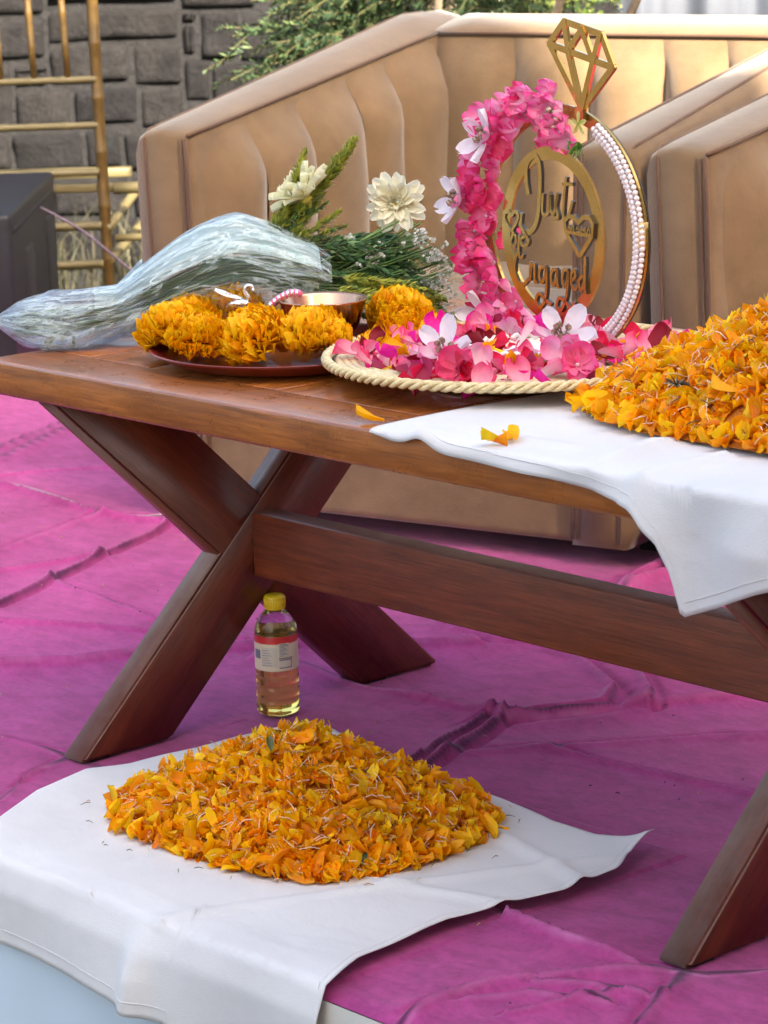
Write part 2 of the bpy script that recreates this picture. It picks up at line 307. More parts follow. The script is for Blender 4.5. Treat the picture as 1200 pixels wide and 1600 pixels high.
def carpet_h(X, Y):
    Z = .004 * (vnoise(X * 3.1, Y * 3.1, 1) - .5) * 2 + .0025 * (vnoise(X * 9, Y * 7, 5) - .5) + .0012 * (vnoise(X * 30, Y * 22, 8) - .5)
    P = np.zeros_like(Z); Q = np.zeros_like(Z)
    for pts, h, wd, pale in CREASES:
        D = np.full(X.shape, 9.0); sgn = np.zeros_like(X)
        L = len(pts) - 1; end = np.ones_like(X)
        for i in range(L):
            (ax, ay), (bx, by) = pts[i], pts[i + 1]; dx, dy = bx - ax, by - ay; l2 = dx * dx + dy * dy
            tt = ((X - ax) * dx + (Y - ay) * dy) / l2; t = np.clip(tt, 0, 1); px = ax + t * dx - X; py = ay + t * dy - Y; d = np.hypot(px, py)
            wob = .007 * (vnoise(X * 13, Y * 13, 3) - .5) * np.minimum(1, d / .004)
            s_ = ((X - ax) * dy - (Y - ay) * dx) / math.sqrt(l2); k = d < D; sgn = np.where(k, s_ + wob, sgn)
            tap = np.ones_like(X)
            D = np.where(k, np.abs(d + (wob if True else 0)), D)
        Z += h * 1.4 * (np.exp(-(D / wd) ** 2) * .8 + .5 * np.exp(-(D / (wd * 4)) ** 2) * np.where(sgn > 0, 1, .25))
        Z -= h * .9 * np.exp(-((D - wd * 1.5) / (wd * .6)) ** 2) * (sgn < 0)
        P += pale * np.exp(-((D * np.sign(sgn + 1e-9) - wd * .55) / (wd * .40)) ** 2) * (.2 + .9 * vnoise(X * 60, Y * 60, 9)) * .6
        Q += np.exp(-((D * np.sign(sgn + 1e-9) + wd * .35) / .0036) ** 2) * (.35 + .8 * vnoise(X * 25, Y * 25, 12))  # thin dark line beside each crease: its shadow painted into the tint
    # folds pressed flat beneath whatever stands on the carpet and towards the stage edge
    return Z, np.clip(P * .8, 0, .6), np.clip(Q * 1.3, 0, .88)
xs = np.concatenate([np.linspace(-2.6, -1.6, 60)[:-1], np.linspace(-1.6, 1.16, 860), np.linspace(1.16, 2.2, 60)[1:]]); ys = np.concatenate([np.linspace(-.28, 1.0, 430), np.linspace(1.0, 2.1, 120)[1:]]); nx, ny = len(xs), len(ys)
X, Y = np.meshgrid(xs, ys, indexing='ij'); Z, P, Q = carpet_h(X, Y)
def flat(X, Y, cx, cy, r): return 1 - np.exp(-(((X - cx) ** 2 + (Y - cy) ** 2) / r ** 2) ** 2)
K = np.ones_like(X)
for (cx, cy, r) in ((0, .03, .07), (-.02, .1, .06), (0, .55, .10), (1, .05, .09), (1, .55, .1), (.011, .314, .05)): K *= flat(X, Y, cx, cy, r)
inc = (X > .0) & (X < .82) & (Y < .33) & ((X < .76) & (Y < .27)); K = np.where(inc, K * .25, K)
Z = Z * K - .004
edge = np.clip((Y + .28) / .03, 0, 1); Z = Z * edge - .012 * (1 - edge) ** 2
# the carpet turns down over the front of the stage
V = np.stack([X.ravel(), Y.ravel(), Z.ravel()], 1)
ii, jj = np.meshgrid(np.arange(nx - 1), np.arange(ny - 1), indexing='ij'); q_ = (ii * ny + jj).ravel(); Fg = np.stack([q_, q_ + ny, q_ + ny + 1, q_ + 1], 1).astype(np.int32)
me = bpy.data.meshes.new('carpet'); me.vertices.add(len(V)); me.vertices.foreach_set('co', V.astype(np.float32).ravel()); me.loops.add(Fg.size); me.loops.foreach_set('vertex_index', Fg.ravel())
me.polygons.add(len(Fg)); me.polygons.foreach_set('loop_start', np.arange(0, Fg.size, 4, dtype=np.int32)); me.update(calc_edges=True); me.validate()
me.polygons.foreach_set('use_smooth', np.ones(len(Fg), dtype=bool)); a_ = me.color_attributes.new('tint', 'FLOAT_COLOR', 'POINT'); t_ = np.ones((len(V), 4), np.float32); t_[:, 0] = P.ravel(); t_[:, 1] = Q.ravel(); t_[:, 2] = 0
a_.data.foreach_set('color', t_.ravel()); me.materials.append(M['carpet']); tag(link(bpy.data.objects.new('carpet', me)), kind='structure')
mb = MB(); mb.box((-2.6, -.276, -.42), (2.2, 2.1, -.018)); tag(mb.build('stage', M['plaster'], smooth=False), kind='structure')
mb = MB()
hp = [(-1.507, .892), (-1.443, .903), (-1.362, .901), (-1.224, .883), (-1.12, .873), (-1.075, .88), (-1.01, .891), (-.992, .925), (-.949, .912), (-.90, .93)]
hp = [(x * 1.0, y, .007 + .003 * math.sin(i * 1.7)) for i, (x, y) in enumerate([(-1.9, .86), (-1.7, .88)] + hp)]
def smoothpts(pts, n=6):
    pts = [Vector(p) for p in pts]; out = []
    for i in range(len(pts) - 1):
        p0, p1, p2, p3 = pts[max(i - 1, 0)], pts[i], pts[i + 1], pts[min(i + 2, len(pts) - 1)]
        for k in range(n):
            t = k / n; out.append(.5 * ((2 * p1) + (p2 - p0) * t + (2 * p0 - 5 * p1 + 4 * p2 - p3) * t * t + (3 * p1 - p0 - 3 * p2 + p3) * t ** 3))
    out.append(pts[-1]); return out
mb.tube(smoothpts(hp, 5), .0022, 6); tag(mb.build('carpet_hem', M['hem']), kind='structure')
# stage skirt: pale blue cloth on the left, cream cloth on the right
def skirt(x0, x1, seed):
    def f(a, b):
        x = x0 + (x1 - x0) * a; z = -.010 - .405 * b
        y = -.285 - .006 * b + .010 * b ** .5 * (math.sin(x * 17 + seed) + .5 * math.sin(x * 41 + seed * 2))
        return (x, y, z)
    return grid(160, 20, f)
V, F = skirt(-2.6, .66, 1); tag(mesh('stage_skirt_pale_blue', V, F, M['paleblue'], smooth=True), kind='structure')
V, F = skirt(.6635, 2.2, 3); tag(mesh('stage_skirt_cream', V, F, M['cream'], smooth=True), kind='structure')

# ------------------------------------------------------------------ stone wall with stones one by one
wall = empty('stone_wall', G(0, 9, 0), AG, 'dark grey rubble stone wall at the back of the garden behind the chairs', 'wall')
def lin(x, z):   # metres on the wall face
    return x, z
mb = MB(); mb.box((-4.5, .03, -.3), (.75, .5, 2.2)); mb.build('mortar', M['mortar'], wall, smooth=False)
def px(x): return (x - 600) / 511 * 1.0 - 0.0 + .0
def pz(x, y): return .688 - (y / 511) * 1.0 - .00006 * x - .008
rows = []
traced = [(112, -30, 303, 9), (306, -40, 430, 16), (112, 13, 302, 67), (-60, -30, 108, 26), (-60, 30, 108, 92), (306, 20, 331, 38), (306, 41, 329, 88), (337, 19, 400, 93), (404, 24, 520, 96),
          (112, 71, 224, 132), (228, 71, 302, 136), (306, 93, 352, 160), (356, 97, 420, 160), (424, 100, 540, 170), (-60, 96, 52, 200), (56, 96, 108, 132),
          (56, 136, 140, 196), (144, 138, 232, 196), (236, 140, 302, 200), (306, 164, 420, 222), (-60, 204, 40, 262), (44, 200, 150, 262), (154, 200, 205, 258), (209, 204, 330, 262),
          (-60, 266, 90, 330), (94, 266, 210, 330), (214, 266, 330, 330), (-60, 334, 30, 420), (34, 334, 160, 420), (164, 334, 300, 420), (424, 174, 540, 262), (334, 226, 420, 300)]
def stone(x0, z0, x1, z1):
    w_, h_ = x1 - x0, z1 - z0; g = .0028
    n = 7
    def f(a, b):
        cx = x0 + g + (w_ - 2 * g) * a; cz = z0 + g + (h_ - 2 * g) * b
        ex = min(a, 1 - a) * w_; ez = min(b, 1 - b) * h_
        e = min(1, min(ex, ez) / .018)
        j = .006
        cx += .05 * (float(vnoise(cx * 3.1, cz * 3.1, 12)) - .5); cz += .045 * (float(vnoise(cx * 2.7, cz * 2.7, 14)) - .5)
        cx += j * (float(vnoise(cx * 9, cz * 9, 2)) - .5); cz += j * (float(vnoise(cx * 9, cz * 9, 4)) - .5)
        return (cx, .032 - (.016 + .016 * float(vnoise(cx * 16 + x0 * 5, cz * 16, 6))) * math.sqrt(max(0, 1 - (1 - e) ** 2)), cz)
    ts = lambda L: [0, .007 / L, .018 / L, .25, .5, .75, 1 - .018 / L, 1 - .007 / L, 1]
    ua, ub = ts(w_), ts(h_); V = [f(a, b) for a in ua for b in ub]; k = 9
    F = [(i * k + j, i * k + j + 1, (i + 1) * k + j + 1, (i + 1) * k + j) for i in range(8) for j in range(8)]
    return V, F
def add_stone(a): V, F = stone(*a); mesh('stone', V, F, M['stone'], wall, smooth=True)
for (a, b, c, d) in traced:
    add_stone((px(a), pz(a, d), px(c), pz(c, b)))
r_ = random.Random(3)
def rand_rows(x0, x1, z0, z1):
    z = z0
    while z < z1 - .03:
        h = min(r_.uniform(.11, .2), z1 - z)
        if z1 - z - h < .05: h = z1 - z
        x = x0
        while x < x1 - .02:
            l = min(r_.uniform(.16, .42), x1 - x)
            if x1 - x - l < .08: l = x1 - x
            add_stone((x, z, x + l, z + h)); x += l
        z += h
rand_rows(-3.4, px(-62), -.1, 1.5); rand_rows(px(-60), .72, .77, 1.5); rand_rows(px(540), .72, -.1, .76)

# right of the wall: beige pier, hedge and a pale sheer curtain
o = bevelbox('pier', (-.09, -.09, 0), (.09, .09, 1.8), M['plaster'], None, .01); o.location = G(.33, 8.9, -.03); o.rotation_euler = (0, 0, AG)
tag(o, 'narrow beige plastered pier behind the armchair back', 'pier')
def curt(a, b):
    x = 1.9 * a; return (x, .018 * math.sin(x * 26) + .008 * math.sin(x * 61), 2.0 * b)
V, F = grid(200, 4, curt); o = mesh('curtain', V, F, M['curtain'], smooth=True); o.location = G(.66, 9.3, -.03); o.rotation_euler = (0, 0, AG)
o.modifiers.new('thick', 'SOLIDIFY').thickness = .004
tag(o, 'pale blue-grey sheer curtain hanging behind the armchair back at top right', 'curtain')
bevelbox('ground_pole', (-.02, -.02, 0), (.02, .02, 2.1), M['bark'], None, .004).location = G(.64, 9.3, -.03)
bpy.data.objects['ground_pole'].name = 'curtain_post'; tag(bpy.data.objects['curtain_post'], 'thin brown post at the left edge of the pale curtain', 'post')

# ------------------------------------------------------------------ foliage behind the armchair
def frond(mb, base, d, length, droop, rnd, col, leaf=.026, wid=.004, n=26, side=.8, per=3):
    d = Vector(d).normalized(); p = Vector(base); pts = [p.copy()]; step = length / n
    for i in range(n):
        d = (d + Vector((0, 0, -droop / n)) + Vector((rnd.gauss(0, .03), rnd.gauss(0, .03), rnd.gauss(0, .02)))).normalized(); p = p + d * step; pts.append(p.copy())
    mb.tube(pts[::3] + [pts[-1]], .0016, 3, (.10, .09, .04), cap=False)
    for i in range(2, n + 1):
        dd = (pts[i] - pts[i - 1]).normalized(); fall = 1 - (i / n) ** 3 * .6
        for k in range(per):
            ax = Vector((rnd.gauss(0, 1), rnd.gauss(0, 1), rnd.gauss(0, 1))); sd = dd.cross(ax)
            if sd.length < .1: continue
            sd.normalize(); v = (dd * side + sd).normalized() * leaf * fall * rnd.uniform(.6, 1.2); wv = v.cross(sd + dd * .3)
            if wv.length < 1e-6: continue
            wv = wv.normalized() * wid; q = pts[i]; m_ = q + v * .5
            c = rnd.choice(col); g = rnd.uniform(.75, 1.25); c = tuple(x * g for x in c)
            mb.add([q, m_ + wv, q + v, m_ - wv], [(0, 1, 2), (0, 2, 3)], [c] * 4)
rn = random.Random(11)
shrub = empty('conifer_shrub', G(.05, 7.0, -.02), 0, 'feathery green conifer shrub spreading over the armchair from behind', 'shrub')
GR = [(.045, .085, .040), (.07, .12, .045), (.035, .065, .035), (.10, .14, .06)]
mb = MB(); mt = MB()
for i in range(9):
    b = Vector((rn.uniform(-.25, .5), rn.uniform(-.15, .15), 0)); mt.tube([b * .3, b + Vector((0, 0, .5)), b * 1.5 + Vector((0, 0, 1.0))], [.02, .014, .006], 6)
mt.build('trunk', M['bark'], shrub)
RR = lambda r, d, z: BR * r + BF * d + Vector((0, 0, z))
for i in range(300):
    r = rn.uniform(-.14, .36) ; z = rn.uniform(.45, 1.0); b = RR(r, rn.uniform(-.12, .12), z)
    d = RR(rn.uniform(-1.0, .3) - (.3 if r < .1 else 0), rn.uniform(-.9, .4), rn.uniform(-.35, .5))
    frond(mb, b, d, rn.uniform(.18, .36), rn.uniform(.2, .9), rn, GR, .034, .0036)
for i in range(26):   # the long low branch reaching left
    t = i / 26; b = RR(-.02 - .20 * t, -.05, .72 - .10 * t + rn.uniform(-.02, .02)); frond(mb, b, RR(-1, rn.uniform(-.4, .4), rn.uniform(-.6, .15)), rn.uniform(.10, .2), .4, rn, GR, .028, .003)
tag(mb.build('crown', M['leaf'], shrub, smooth=False, tint=True), kind='stuff')
hedge = empty('garden_hedge', G(.5, 8.2, -.02), 0, 'leafy green hedge showing above the armchair back between pier and curtain', 'hedge')
mb = MB(); mt = MB(); mt.tube([(0, 0, 0), (0, 0, .9)], [.02, .01], 6); mt.build('trunk', M['bark'], hedge)
for i in range(130):
    b = RR(rn.uniform(-.22, .14), rn.uniform(-.1, .2), rn.uniform(.35, .95))
    frond(mb, b, RR(rn.uniform(-1, 1), rn.uniform(-1, .3), rn.uniform(-.4, .8)), rn.uniform(.08, .2), .4, rn, [(.07, .13, .03), (.11, .17, .04), (.05, .09, .03), (.2, .22, .06)], .035, .008, 12)
tag(mb.build('crown', M['leaf'], hedge, smooth=False, tint=True), kind='stuff')
# dry grass along the wall foot
mb = MB()
def blades(mb, n, rr, dr, zz, h0, h1, cols):
    for i in range(n):
        p = G(rn.uniform(*rr), rn.uniform(*dr), zz); h = rn.uniform(h0, h1); l = Vector((rn.gauss(0, .25), rn.gauss(0, .25), 1)) * h; wv = BR * rn.uniform(.001, .003)
        c = rn.choice(cols); b = l + Vector((rn.gauss(0, .3) * h, rn.gauss(0, .3) * h, -.25 * h * rn.random())) * .6
        mb.add([p - wv, p + wv, p + l * .6 + wv * .8, p + b, p + l * .6 - wv * .8], [(0, 1, 2, 4), (4, 2, 3)], [c] * 5)
DG = [(.05, .045, .025), (.03, .032, .015), (.11, .10, .06), (.02, .022, .012)]
blades(mb, 420, (-1.5, -.6), (7.9, 8.9), -.25, .10, .45, DG); blades(mb, 1200, (-.85, -.3), (6.9, 8.8), -.25, .03, .16, DG)
tag(mb.build('dry_grass', petal_mat('grass_blade', .8, .2), smooth=False, tint=True), 'dry pale grass growing along the foot of the stone wall', 'grass', kind='stuff')

# ------------------------------------------------------------------ gold spindle back chair
ch = empty('banquet_chair', G(-.6588, 7.2, -.243), AG, 'gold bamboo-style chair with a spindle back beside the stone wall', 'chair')
ch.scale = (1.22,) * 3
def bamboo(mb, a, b, r, nodes=5, n=8):
    a = Vector(a); b = Vector(b); L = (b - a).length; pts = []; rr = []
    for i in range(nodes + 1):
        t = i / nodes
        if i == 0: pts.append(a); rr.append(r); continue
        for dt, k in ((-.008 / L, 1.0), (-.003 / L, 1.12), (.003 / L, 1.12), (.008 / L, 1.0)):
            tt = t + dt
            if tt < 1: pts.append(a.lerp(b, tt)); rr.append(r * k)
    pts.append(b); rr.append(r); mb.tube(pts, rr, n)
def bam(name, a, b, r, mat='gchair', nodes=5, par=ch):
    mb = MB(); bamboo(mb, a, b, r, nodes); return mb.build(name, M[mat], par)
bam('back_leg', (.002, 0, -.02), (-.012, .02, .95), .0115, nodes=9)
bam('back_leg', (-.40, 0, -.02), (-.40, .02, .95), .0135, nodes=9)
for z in (.571, .662, .93): bam('back_rail', (-.40, .008, z), (-.008, .008, z + .002), .0072, 'gchair2', 6)
for x in (-.065, -.132, -.199, -.266, -.333): bam('spindle', (x, .010, .668), (x - .01, .018, .925), .0068, nodes=4)
bam('seat_rail', (-.40, 0, .478), (-.01, 0, .480), .008, 'gchair2', 4)
bevelbox('seat_frame', (-.41, .012, .438), (.06, .03, .456), M['gchair2'], ch, .004)
bevelbox('seat_frame', (-.41, .40, .425), (.02, .44, .445), M['gchair2'], ch, .004)
bam('stretcher', (-.40, .0, .37), (-.01, 0, .372), .009, 'gchair2', 4); bam('stretcher', (-.40, .0, .29), (-.01, 0, .295), .009, 'gchair2', 4)
for x in (-.36, .09): bam('front_leg', (x, .42, -.02), (x, .42, .43), .013, nodes=5)
bam('side_stretcher', (0, 0, .365), (.09, .42, .47), .010, 'gchair2', 4); bam('side_stretcher', (0, 0, .30), (.09, .42, .375), .010, 'gchair2', 4)
bam('side_stretcher', (.015, .01, .445), (.30, .05, .447), .012, 'gchair2', 3); bam('side_stretcher', (.015, .01, .345), (.30, .05, .347), .008, 'gchair2', 3)

# ------------------------------------------------------------------ black speaker cabinet and its cable
q0 = Vector((-2.265, 1.537, 0)); v1 = Vector((-.735, .678, 0)).normalized(); 
sp = empty('speaker_cabinet', q0, math.atan2(v1.y, v1.x), 'black boxy speaker cabinet with slots at the left edge beside the chair', 'speaker')
zt = .363
bevelbox('body', (0, 0, 0), (.84, .6, zt), M['black'], sp, .012, 3)
for x0, z0, z1 in ((.22, .05, .26), (.62, .08, .28)): bevelbox('slot', (x0, -.004, z0), (x0 + .14, .02, z1), M['hole'], sp, .01)
bevelbox('rim', (.03, -.003, zt - .045), (.80, .01, zt - .035), M['hole'], sp, .001)
mb = MB(); a = G(-.68, 6.75, .28); b_ = G(-.48, 6.75, .09); mb.tube(smoothpts([a + Vector((0, 0, .05)) - BR * .12, a - Vector((0, 0, .02)), (a + b_) / 2 - Vector((0, 0, .012)), b_, b_ + BR * .25 - Vector((0, 0, .20))], 6), .0032, 6)
tag(mb.build('cable', M['cable']), 'thin purple-grey cable hanging from the black speaker past the gold chair', 'cable')

# ------------------------------------------------------------------ velvet armchairs
def smooth01(t): t = min(1, max(0, t)); return t * t * (3 - 2 * t)
def make_chair(name, loc, rz, label):
    t = empty(name, loc, rz, label, 'armchair', 'tan velvet armchairs side by side')
    W, D = .945, .98                                   # outer width, depth
    def ztop(n, inner): return .650 + (.118 if inner else .142) * min(1, n / .82) ** 1.02
    aw = .112
    def arm(side):
        # closed section swept from front to back
        secs = []; N = 22
        for i in range(N):
            n = i / (N - 1) * .96; f = min(1, n / .03); rin = .012 * (1 - f)
            zi, zo = ztop(n, True), ztop(n, False)
            tp = .020 * (1 - n) ; sec = []
            x_o, x_i = 0, aw
            prof = [(x_o + .012, .03), (x_o + .0, .06), (x_o + tp * .0, .35), (x_o, zo - .03), (x_o + .006, zo - .010), (x_o + .020, zo), (aw * .5, (zo + zi) / 2 + .004),
                    (x_i - .012, zi), (x_i - .003, zi - .005), (x_i, zi - .018), (x_i, .35), (x_i, .03)]
            for k, (a, z) in enumerate(prof):
                flare = .018 * (1 - min(1, z / .65))    # legs lean in towards the floor
                a2 = a + flare
                cx = aw / 2; 
                if i == 0: a2 = cx + (a2 - cx) * .93; z = z - .008 if z > .5 else z
                if side > 0: a2 = W - a2
                sec.append((a2, n + (0 if i else .0), z))
            secs.append(sec)
        secs[0] = [(x, 0, z) for x, _, z in secs[0]]; secs.insert(1, [(x + (0), .012, z) for x, _, z in [( (aw/2+((W-x if side>0 else x)-aw/2)/.93) if side<0 else W-(aw/2+((W-x)-aw/2)/.93), 0, z + (.008 if z > .5 else 0)) for x, _, z in secs[0]]])
        V = [p for s_ in secs for p in s_]; m_ = len(secs[0]); F = []
        for i in range(len(secs) - 1):
            for j in range(m_): F.append((i * m_ + j, i * m_ + (j + 1) % m_, (i + 1) * m_ + (j + 1) % m_, (i + 1) * m_ + j))
        F.append(tuple(range(m_))[::-1]); F.append(tuple((len(secs) - 1) * m_ + j for j in range(m_)))
        if side > 0: F = [f[::-1] for f in F]
        o = mesh('arm', V, F, M['velvet'], t, True)
        # piping along the inner top edge, down the front face on both sides
        s_ = (lambda x: x) if side < 0 else (lambda x: W - x)
        mb = MB(); mb.tube([(s_(aw - .001), n, ztop(n, True) - .004) for n in np.linspace(.0, .80, 14)], .0035, 6)
        mb.tube([(s_(aw - .004 + .018 * (1 - z / .65)), -.001, z) for z in np.linspace(.04, .642, 10)], .0038, 6)
        mb.tube([(s_(aw - .014 + .018 * (1 - z / .65)), -.001, z) for z in np.linspace(.04, .640, 10)], .0030, 6)
        mb.tube([(s_(.024 + .018 * (1 - z / .65)), -.001, z) for z in np.linspace(.04, .638, 10)] + [(s_(.018), n, ztop(n, False) - .001) for n in np.linspace(.02, .9, 14)], .0030, 6)
        mb.build('piping', M['piping'], t)
        # tufted inner wall: each channel is a part
        cuts = [.004, .185, .335, .50, .625, .80]; 
        for a, b in zip(cuts[:-1], cuts[1:]):
            def ch_(u, v):
                n = a + (b - a) * u; zt_ = ztop(n, True) - .008; z = .30 + (zt_ - .30) * v
                e = 1 - abs(2 * u - 1) ** 2.6; up = 1 - smooth01((zt_ - z) / .13)           # how close to the piping
                bulge = (.006 + .024 * e) * (1 - up ** 2)
                roll = .030 * (1 - up ** 1.6)
                if a < .01: k0 = smooth01(n / .15); bulge *= k0; roll *= k0
                nn = n - .020 * up ** 1.5 * (1 if a > .01 else u) + .004 * math.sin(z * 23 + a * 9) * (1 - up)
                return (s_(aw - .004 + bulge + roll * .85), nn, z)
            V, F = grid(13, 16, ch_)
            if side > 0: F = [f[::-1] for f in F]
            mesh('channel', V, F, M['velvet'], t, True)
    arm(-1); arm(1)
    # back
    x0, x1 = .10, W - .10
    secs = []
    for i in range(14):
        x = x0 + (x1 - x0) * i / 13
        secs.append([(x, .80, .28), (x, .80, .70), (x, .802, .757), (x, .806, .765), (x, .86, .778), (x, .93, .788), (x, .952, .780), (x, .962, .76), (x, .965, .05), (x, .80, .05)])
    V = [p for s_ in secs for p in s_]; m_ = 10; F = []
    for i in range(13):
        for j in range(m_): F.append((i * m_ + j, i * m_ + (j + 1) % m_, (i + 1) * m_ + (j + 1) % m_, (i + 1) * m_ + j))
    F.append(tuple(range(m_))[::-1]); F.append(tuple(13 * m_ + j for j in range(m_))); F = [f[::-1] for f in F]
    mesh('back', V, F, M['velvet'], t, True)
    mb = MB(); mb.tube([(x, .799, .760) for x in np.linspace(x0 + .015, x1 - .015, 8)], .0036, 6); mb.build('piping', M['piping'], t)
    bc = [.112, .285, .440, .590, .715, W - .112]
    for a, b in zip(bc[:-1], bc[1:]):
        def ch_(u, v):
            x = a + (b - a) * u; z = .29 + (.752 - .29) * v; e = 1 - abs(2 * u - 1) ** 2.4; up = 1 - smooth01((.752 - z) / .09)
            lean = .055 * (1 - v)                                        # back cushion swells forward lower down
            return (x - .012 * up ** 1.5 * (0 if a < .12 and u < .01 else 1), .800 - (.004 + .034 * e) * (1 - up ** 2) - lean * (1 - up * .3) , z)
        V, F = grid(17, 16, ch_); mesh('channel', V, F, M['velvet'], t, True)
    # base and seat
    bevelbox('base', (.10, .012, .03), (W - .10, .80, .255), M['velvet'], t, .014, 3)
    def seat(u, v):
        x = aw + .015 + (W - 2 * aw - .03) * u; n = .012 + .79 * v
        e = min(1, min(v * .79, 1.0) / .05); z = .262 + .076 * math.sqrt(max(0, 1 - (1 - e) ** 2))
        for s0 in (.27, .50): z -= .010 * math.exp(-((n - s0) / .012) ** 2)
        z += .012 * (1 - (2 * u - 1) ** 4)
        return (x, n, z)
    V, F = grid(20, 60, seat); mesh('seat_cushion', V, F, M['velvet'], t, True)
    for x in (.06, W - .06):
        for n in (.16, .9): bevelbox('foot', (x - .02, n - .02, -.004), (x + .02, n + .02, .036), M['hole'], t, .003)
    return t
c1 = make_chair('armchair', (-1.052, .938, 0), R(15.14), 'tan velvet tub armchair with channelled inside, nearer the gold chair')
c2 = copy_tree(c1); c2.location = (-.134, 1.187, 0); c2.rotation_euler = (0, 0, R(9.0))
c2['label'] = 'second tan velvet armchair, cut off by the right edge behind the petal heap'

# ------------------------------------------------------------------ coffee table
tb = empty('coffee_table', (.5, .326, 0), 0, 'brown varnished wooden coffee table with crossed X legs and a low stretcher', 'table')
OFF = Vector((-.5, -.326, 0))
def board(name, a, b, mat, par, bev=.003, axis='x'):
    a = Vector(a) + OFF; b = Vector(b) + OFF; c = (a + b) / 2; h = (b - a) / 2
    if axis == 'x': mw = Matrix.Translation(c); hh = h
    else: mw = Matrix.Translation(c) @ Matrix.Rotation(math.pi / 2, 4, 'Z'); hh = Vector((h.y, h.x, h.z))
    return bevelbox(name, -hh, hh, M[mat], par, bev, 2, mw)
XL, XR, Y0, Y1, ZT = -.125, 1.30, -.022, .674, .5
board('front_rail', (XL, Y0, .4575), (XR, Y0 + .092, ZT), 'wood_top', tb, .004)
board('back_rail', (XL, Y1 - .092, .4575), (XR, Y1, ZT), 'wood_top', tb, .004)
board('end_rail', (XL, Y0 + .0925, .4575), (XL + .09, Y1 - .0925, ZT - .0003), 'wood_top', tb, .002, 'y')
board('end_rail', (XR - .09, Y0 + .0925, .4575), (XR, Y1 - .0925, ZT - .0003), 'wood_top', tb, .002, 'y')
x = XL + .0905; k = 0
while x < XR - .10:
    wd = min(.118, XR - .0905 - x); board('plank', (x, Y0 + .0925, .470), (x + wd - .0008, Y1 - .0925, ZT - .0006 - .0006 * (k % 2)), 'wood_top', tb, .0016, 'y'); x += wd; k += 1
wb = .145; T = .4565
def xleg(xf, name_par=tb):
    for (pts, x0, x1) in (([(0, 0), (wb, 0), (.630, T), (.485, T)], xf - .042, xf), ([(.618 - wb, 0), (.618, 0), (.133, T), (-.012, T)], xf - .0395, xf - .0025)):
        bm = bmesh.new(); A_ = [bm.verts.new((x0, y, z)) for y, z in pts]; B_ = [bm.verts.new((x1, y, z)) for y, z in pts]
        bm.faces.new(A_); bm.faces.new(B_[::-1])
        for i in range(4): bm.faces.new((A_[i], A_[(i + 1) % 4], B_[(i + 1) % 4], B_[i]))
        bmesh.ops.recalc_face_normals(bm, faces=bm.faces)
        bmesh.ops.bevel(bm, geom=bm.edges[:], offset=.0035, segments=2, affect='EDGES')
        c = Vector((xf, (pts[0][0] + pts[2][0]) / 2, T / 2)); d = Vector((0, pts[3][0] - pts[0][0], T)).normalized()
        rot = Matrix((d, Vector((1, 0, 0)), d.cross(Vector((1, 0, 0))))).transposed().to_4x4(); mw = Matrix.Translation(c) @ rot; inv = mw.inverted()
        for v in bm.verts: v.co = inv @ v.co
        o = bmobj('leg_board', bm, M['wood_leg'], tb, True); o.matrix_local = Matrix.Translation(OFF) @ mw
        g = bevelbox('glide', (x0 + .006, pts[0][0] + .02, -.004), (x1 - .006, pts[0][0] + .05, .0), M['hole'], None, .001); g.parent = tb; g.location = OFF
xleg(0); xleg(1.0)
board('stretcher', (.001, .289, .186), (.957, .325, .271), 'wood_leg', tb, .003)

# ------------------------------------------------------------------ petals: shared meshes
def petal_verts(L, W_, cup, curl, notch=0.0, nu=5, nv=5, seed=0, base_w=.25, wav=.0):
    def f(a, b):
        t = math.sin(a * math.pi / 2) ** 1.1; s = 2 * b - 1
        wd = W_ * (base_w + (1 - base_w) * math.sin(min(1, t * 1.15) * math.pi / 2) ** 1.0) * math.sqrt(max(0.03, 1 - max(0, (t - .50) / .51) ** 2))
        y = t * L - notch * L * (1 - abs(s)) * max(0, t - .6); x = s * wd * .5
        z = cup * W_ * (s * s - .3) * (.4 + t) + curl * L * (t * t - .3 * t) + wav * W_ * math.sin(s * 5 + seed + t * 3) * t
        return (x, y, z)
    return grid(nu, nv, f)
def petal_tint(nu, nv, base, tip, edge=None, jit=0):
    out = []
    for i in range(nu):
        for j in range(nv):
            t = i / (nu - 1); s = abs(2 * j / (nv - 1) - 1); k = min(1, max(t ** 1.3, (s ** 2) * .7 * min(1, t * 2)))
            out.append(tuple(base[q] * (1 - k) + tip[q] * k for q in range(3)))
    return out
# ---- marigold petals for heaps
OR = [((1.0, .39, .003), (1.0, .54, .005)), ((1.0, .46, .003), (1.0, .62, .008)), ((.98, .31, .003), (1.0, .47, .005)), ((.85, .22, .004), (1.0, .42, .005)), ((1.0, .55, .006), (1.0, .72, .02))]
mari = []
for k in range(7):
    V, F = petal_verts([.028, .024, .030, .023, .026, .026, .032][k], [.0165, .018, .014, .0155, .019, .014, .016][k], [.35, .6, .2, .8, .4, -.3, .5][k], [.25, -.3, .5, -.2, .1, .35, -.45][k], [.25, 0, .3, 0, .2, .1, 0][k], 5, 5, k, .30, [.12, .2, .1, .2, .15, .2, .12][k])
    mari.append((np.array(V), F))
def heap(cx, cy, rx, ry, H, px_, top, rot=0, clip=None, pz_=1.0):
    """height of a petal mound"""
    def h(x, y):
        dx, dy = x - cx, y - cy; c, s = math.cos(rot), math.sin(rot); a, b = (dx * c + dy * s) / rx, (-dx * s + dy * c) / ry
        rho = (abs(a) ** px_ + abs(b) ** px_) ** (1 / px_)
        if rho >= 1: return -1
        return H * (1 - rho ** top) ** pz_ * (1 + .10 * (float(vnoise(x * 14, y * 14, 3)) - .5)) 
    return h
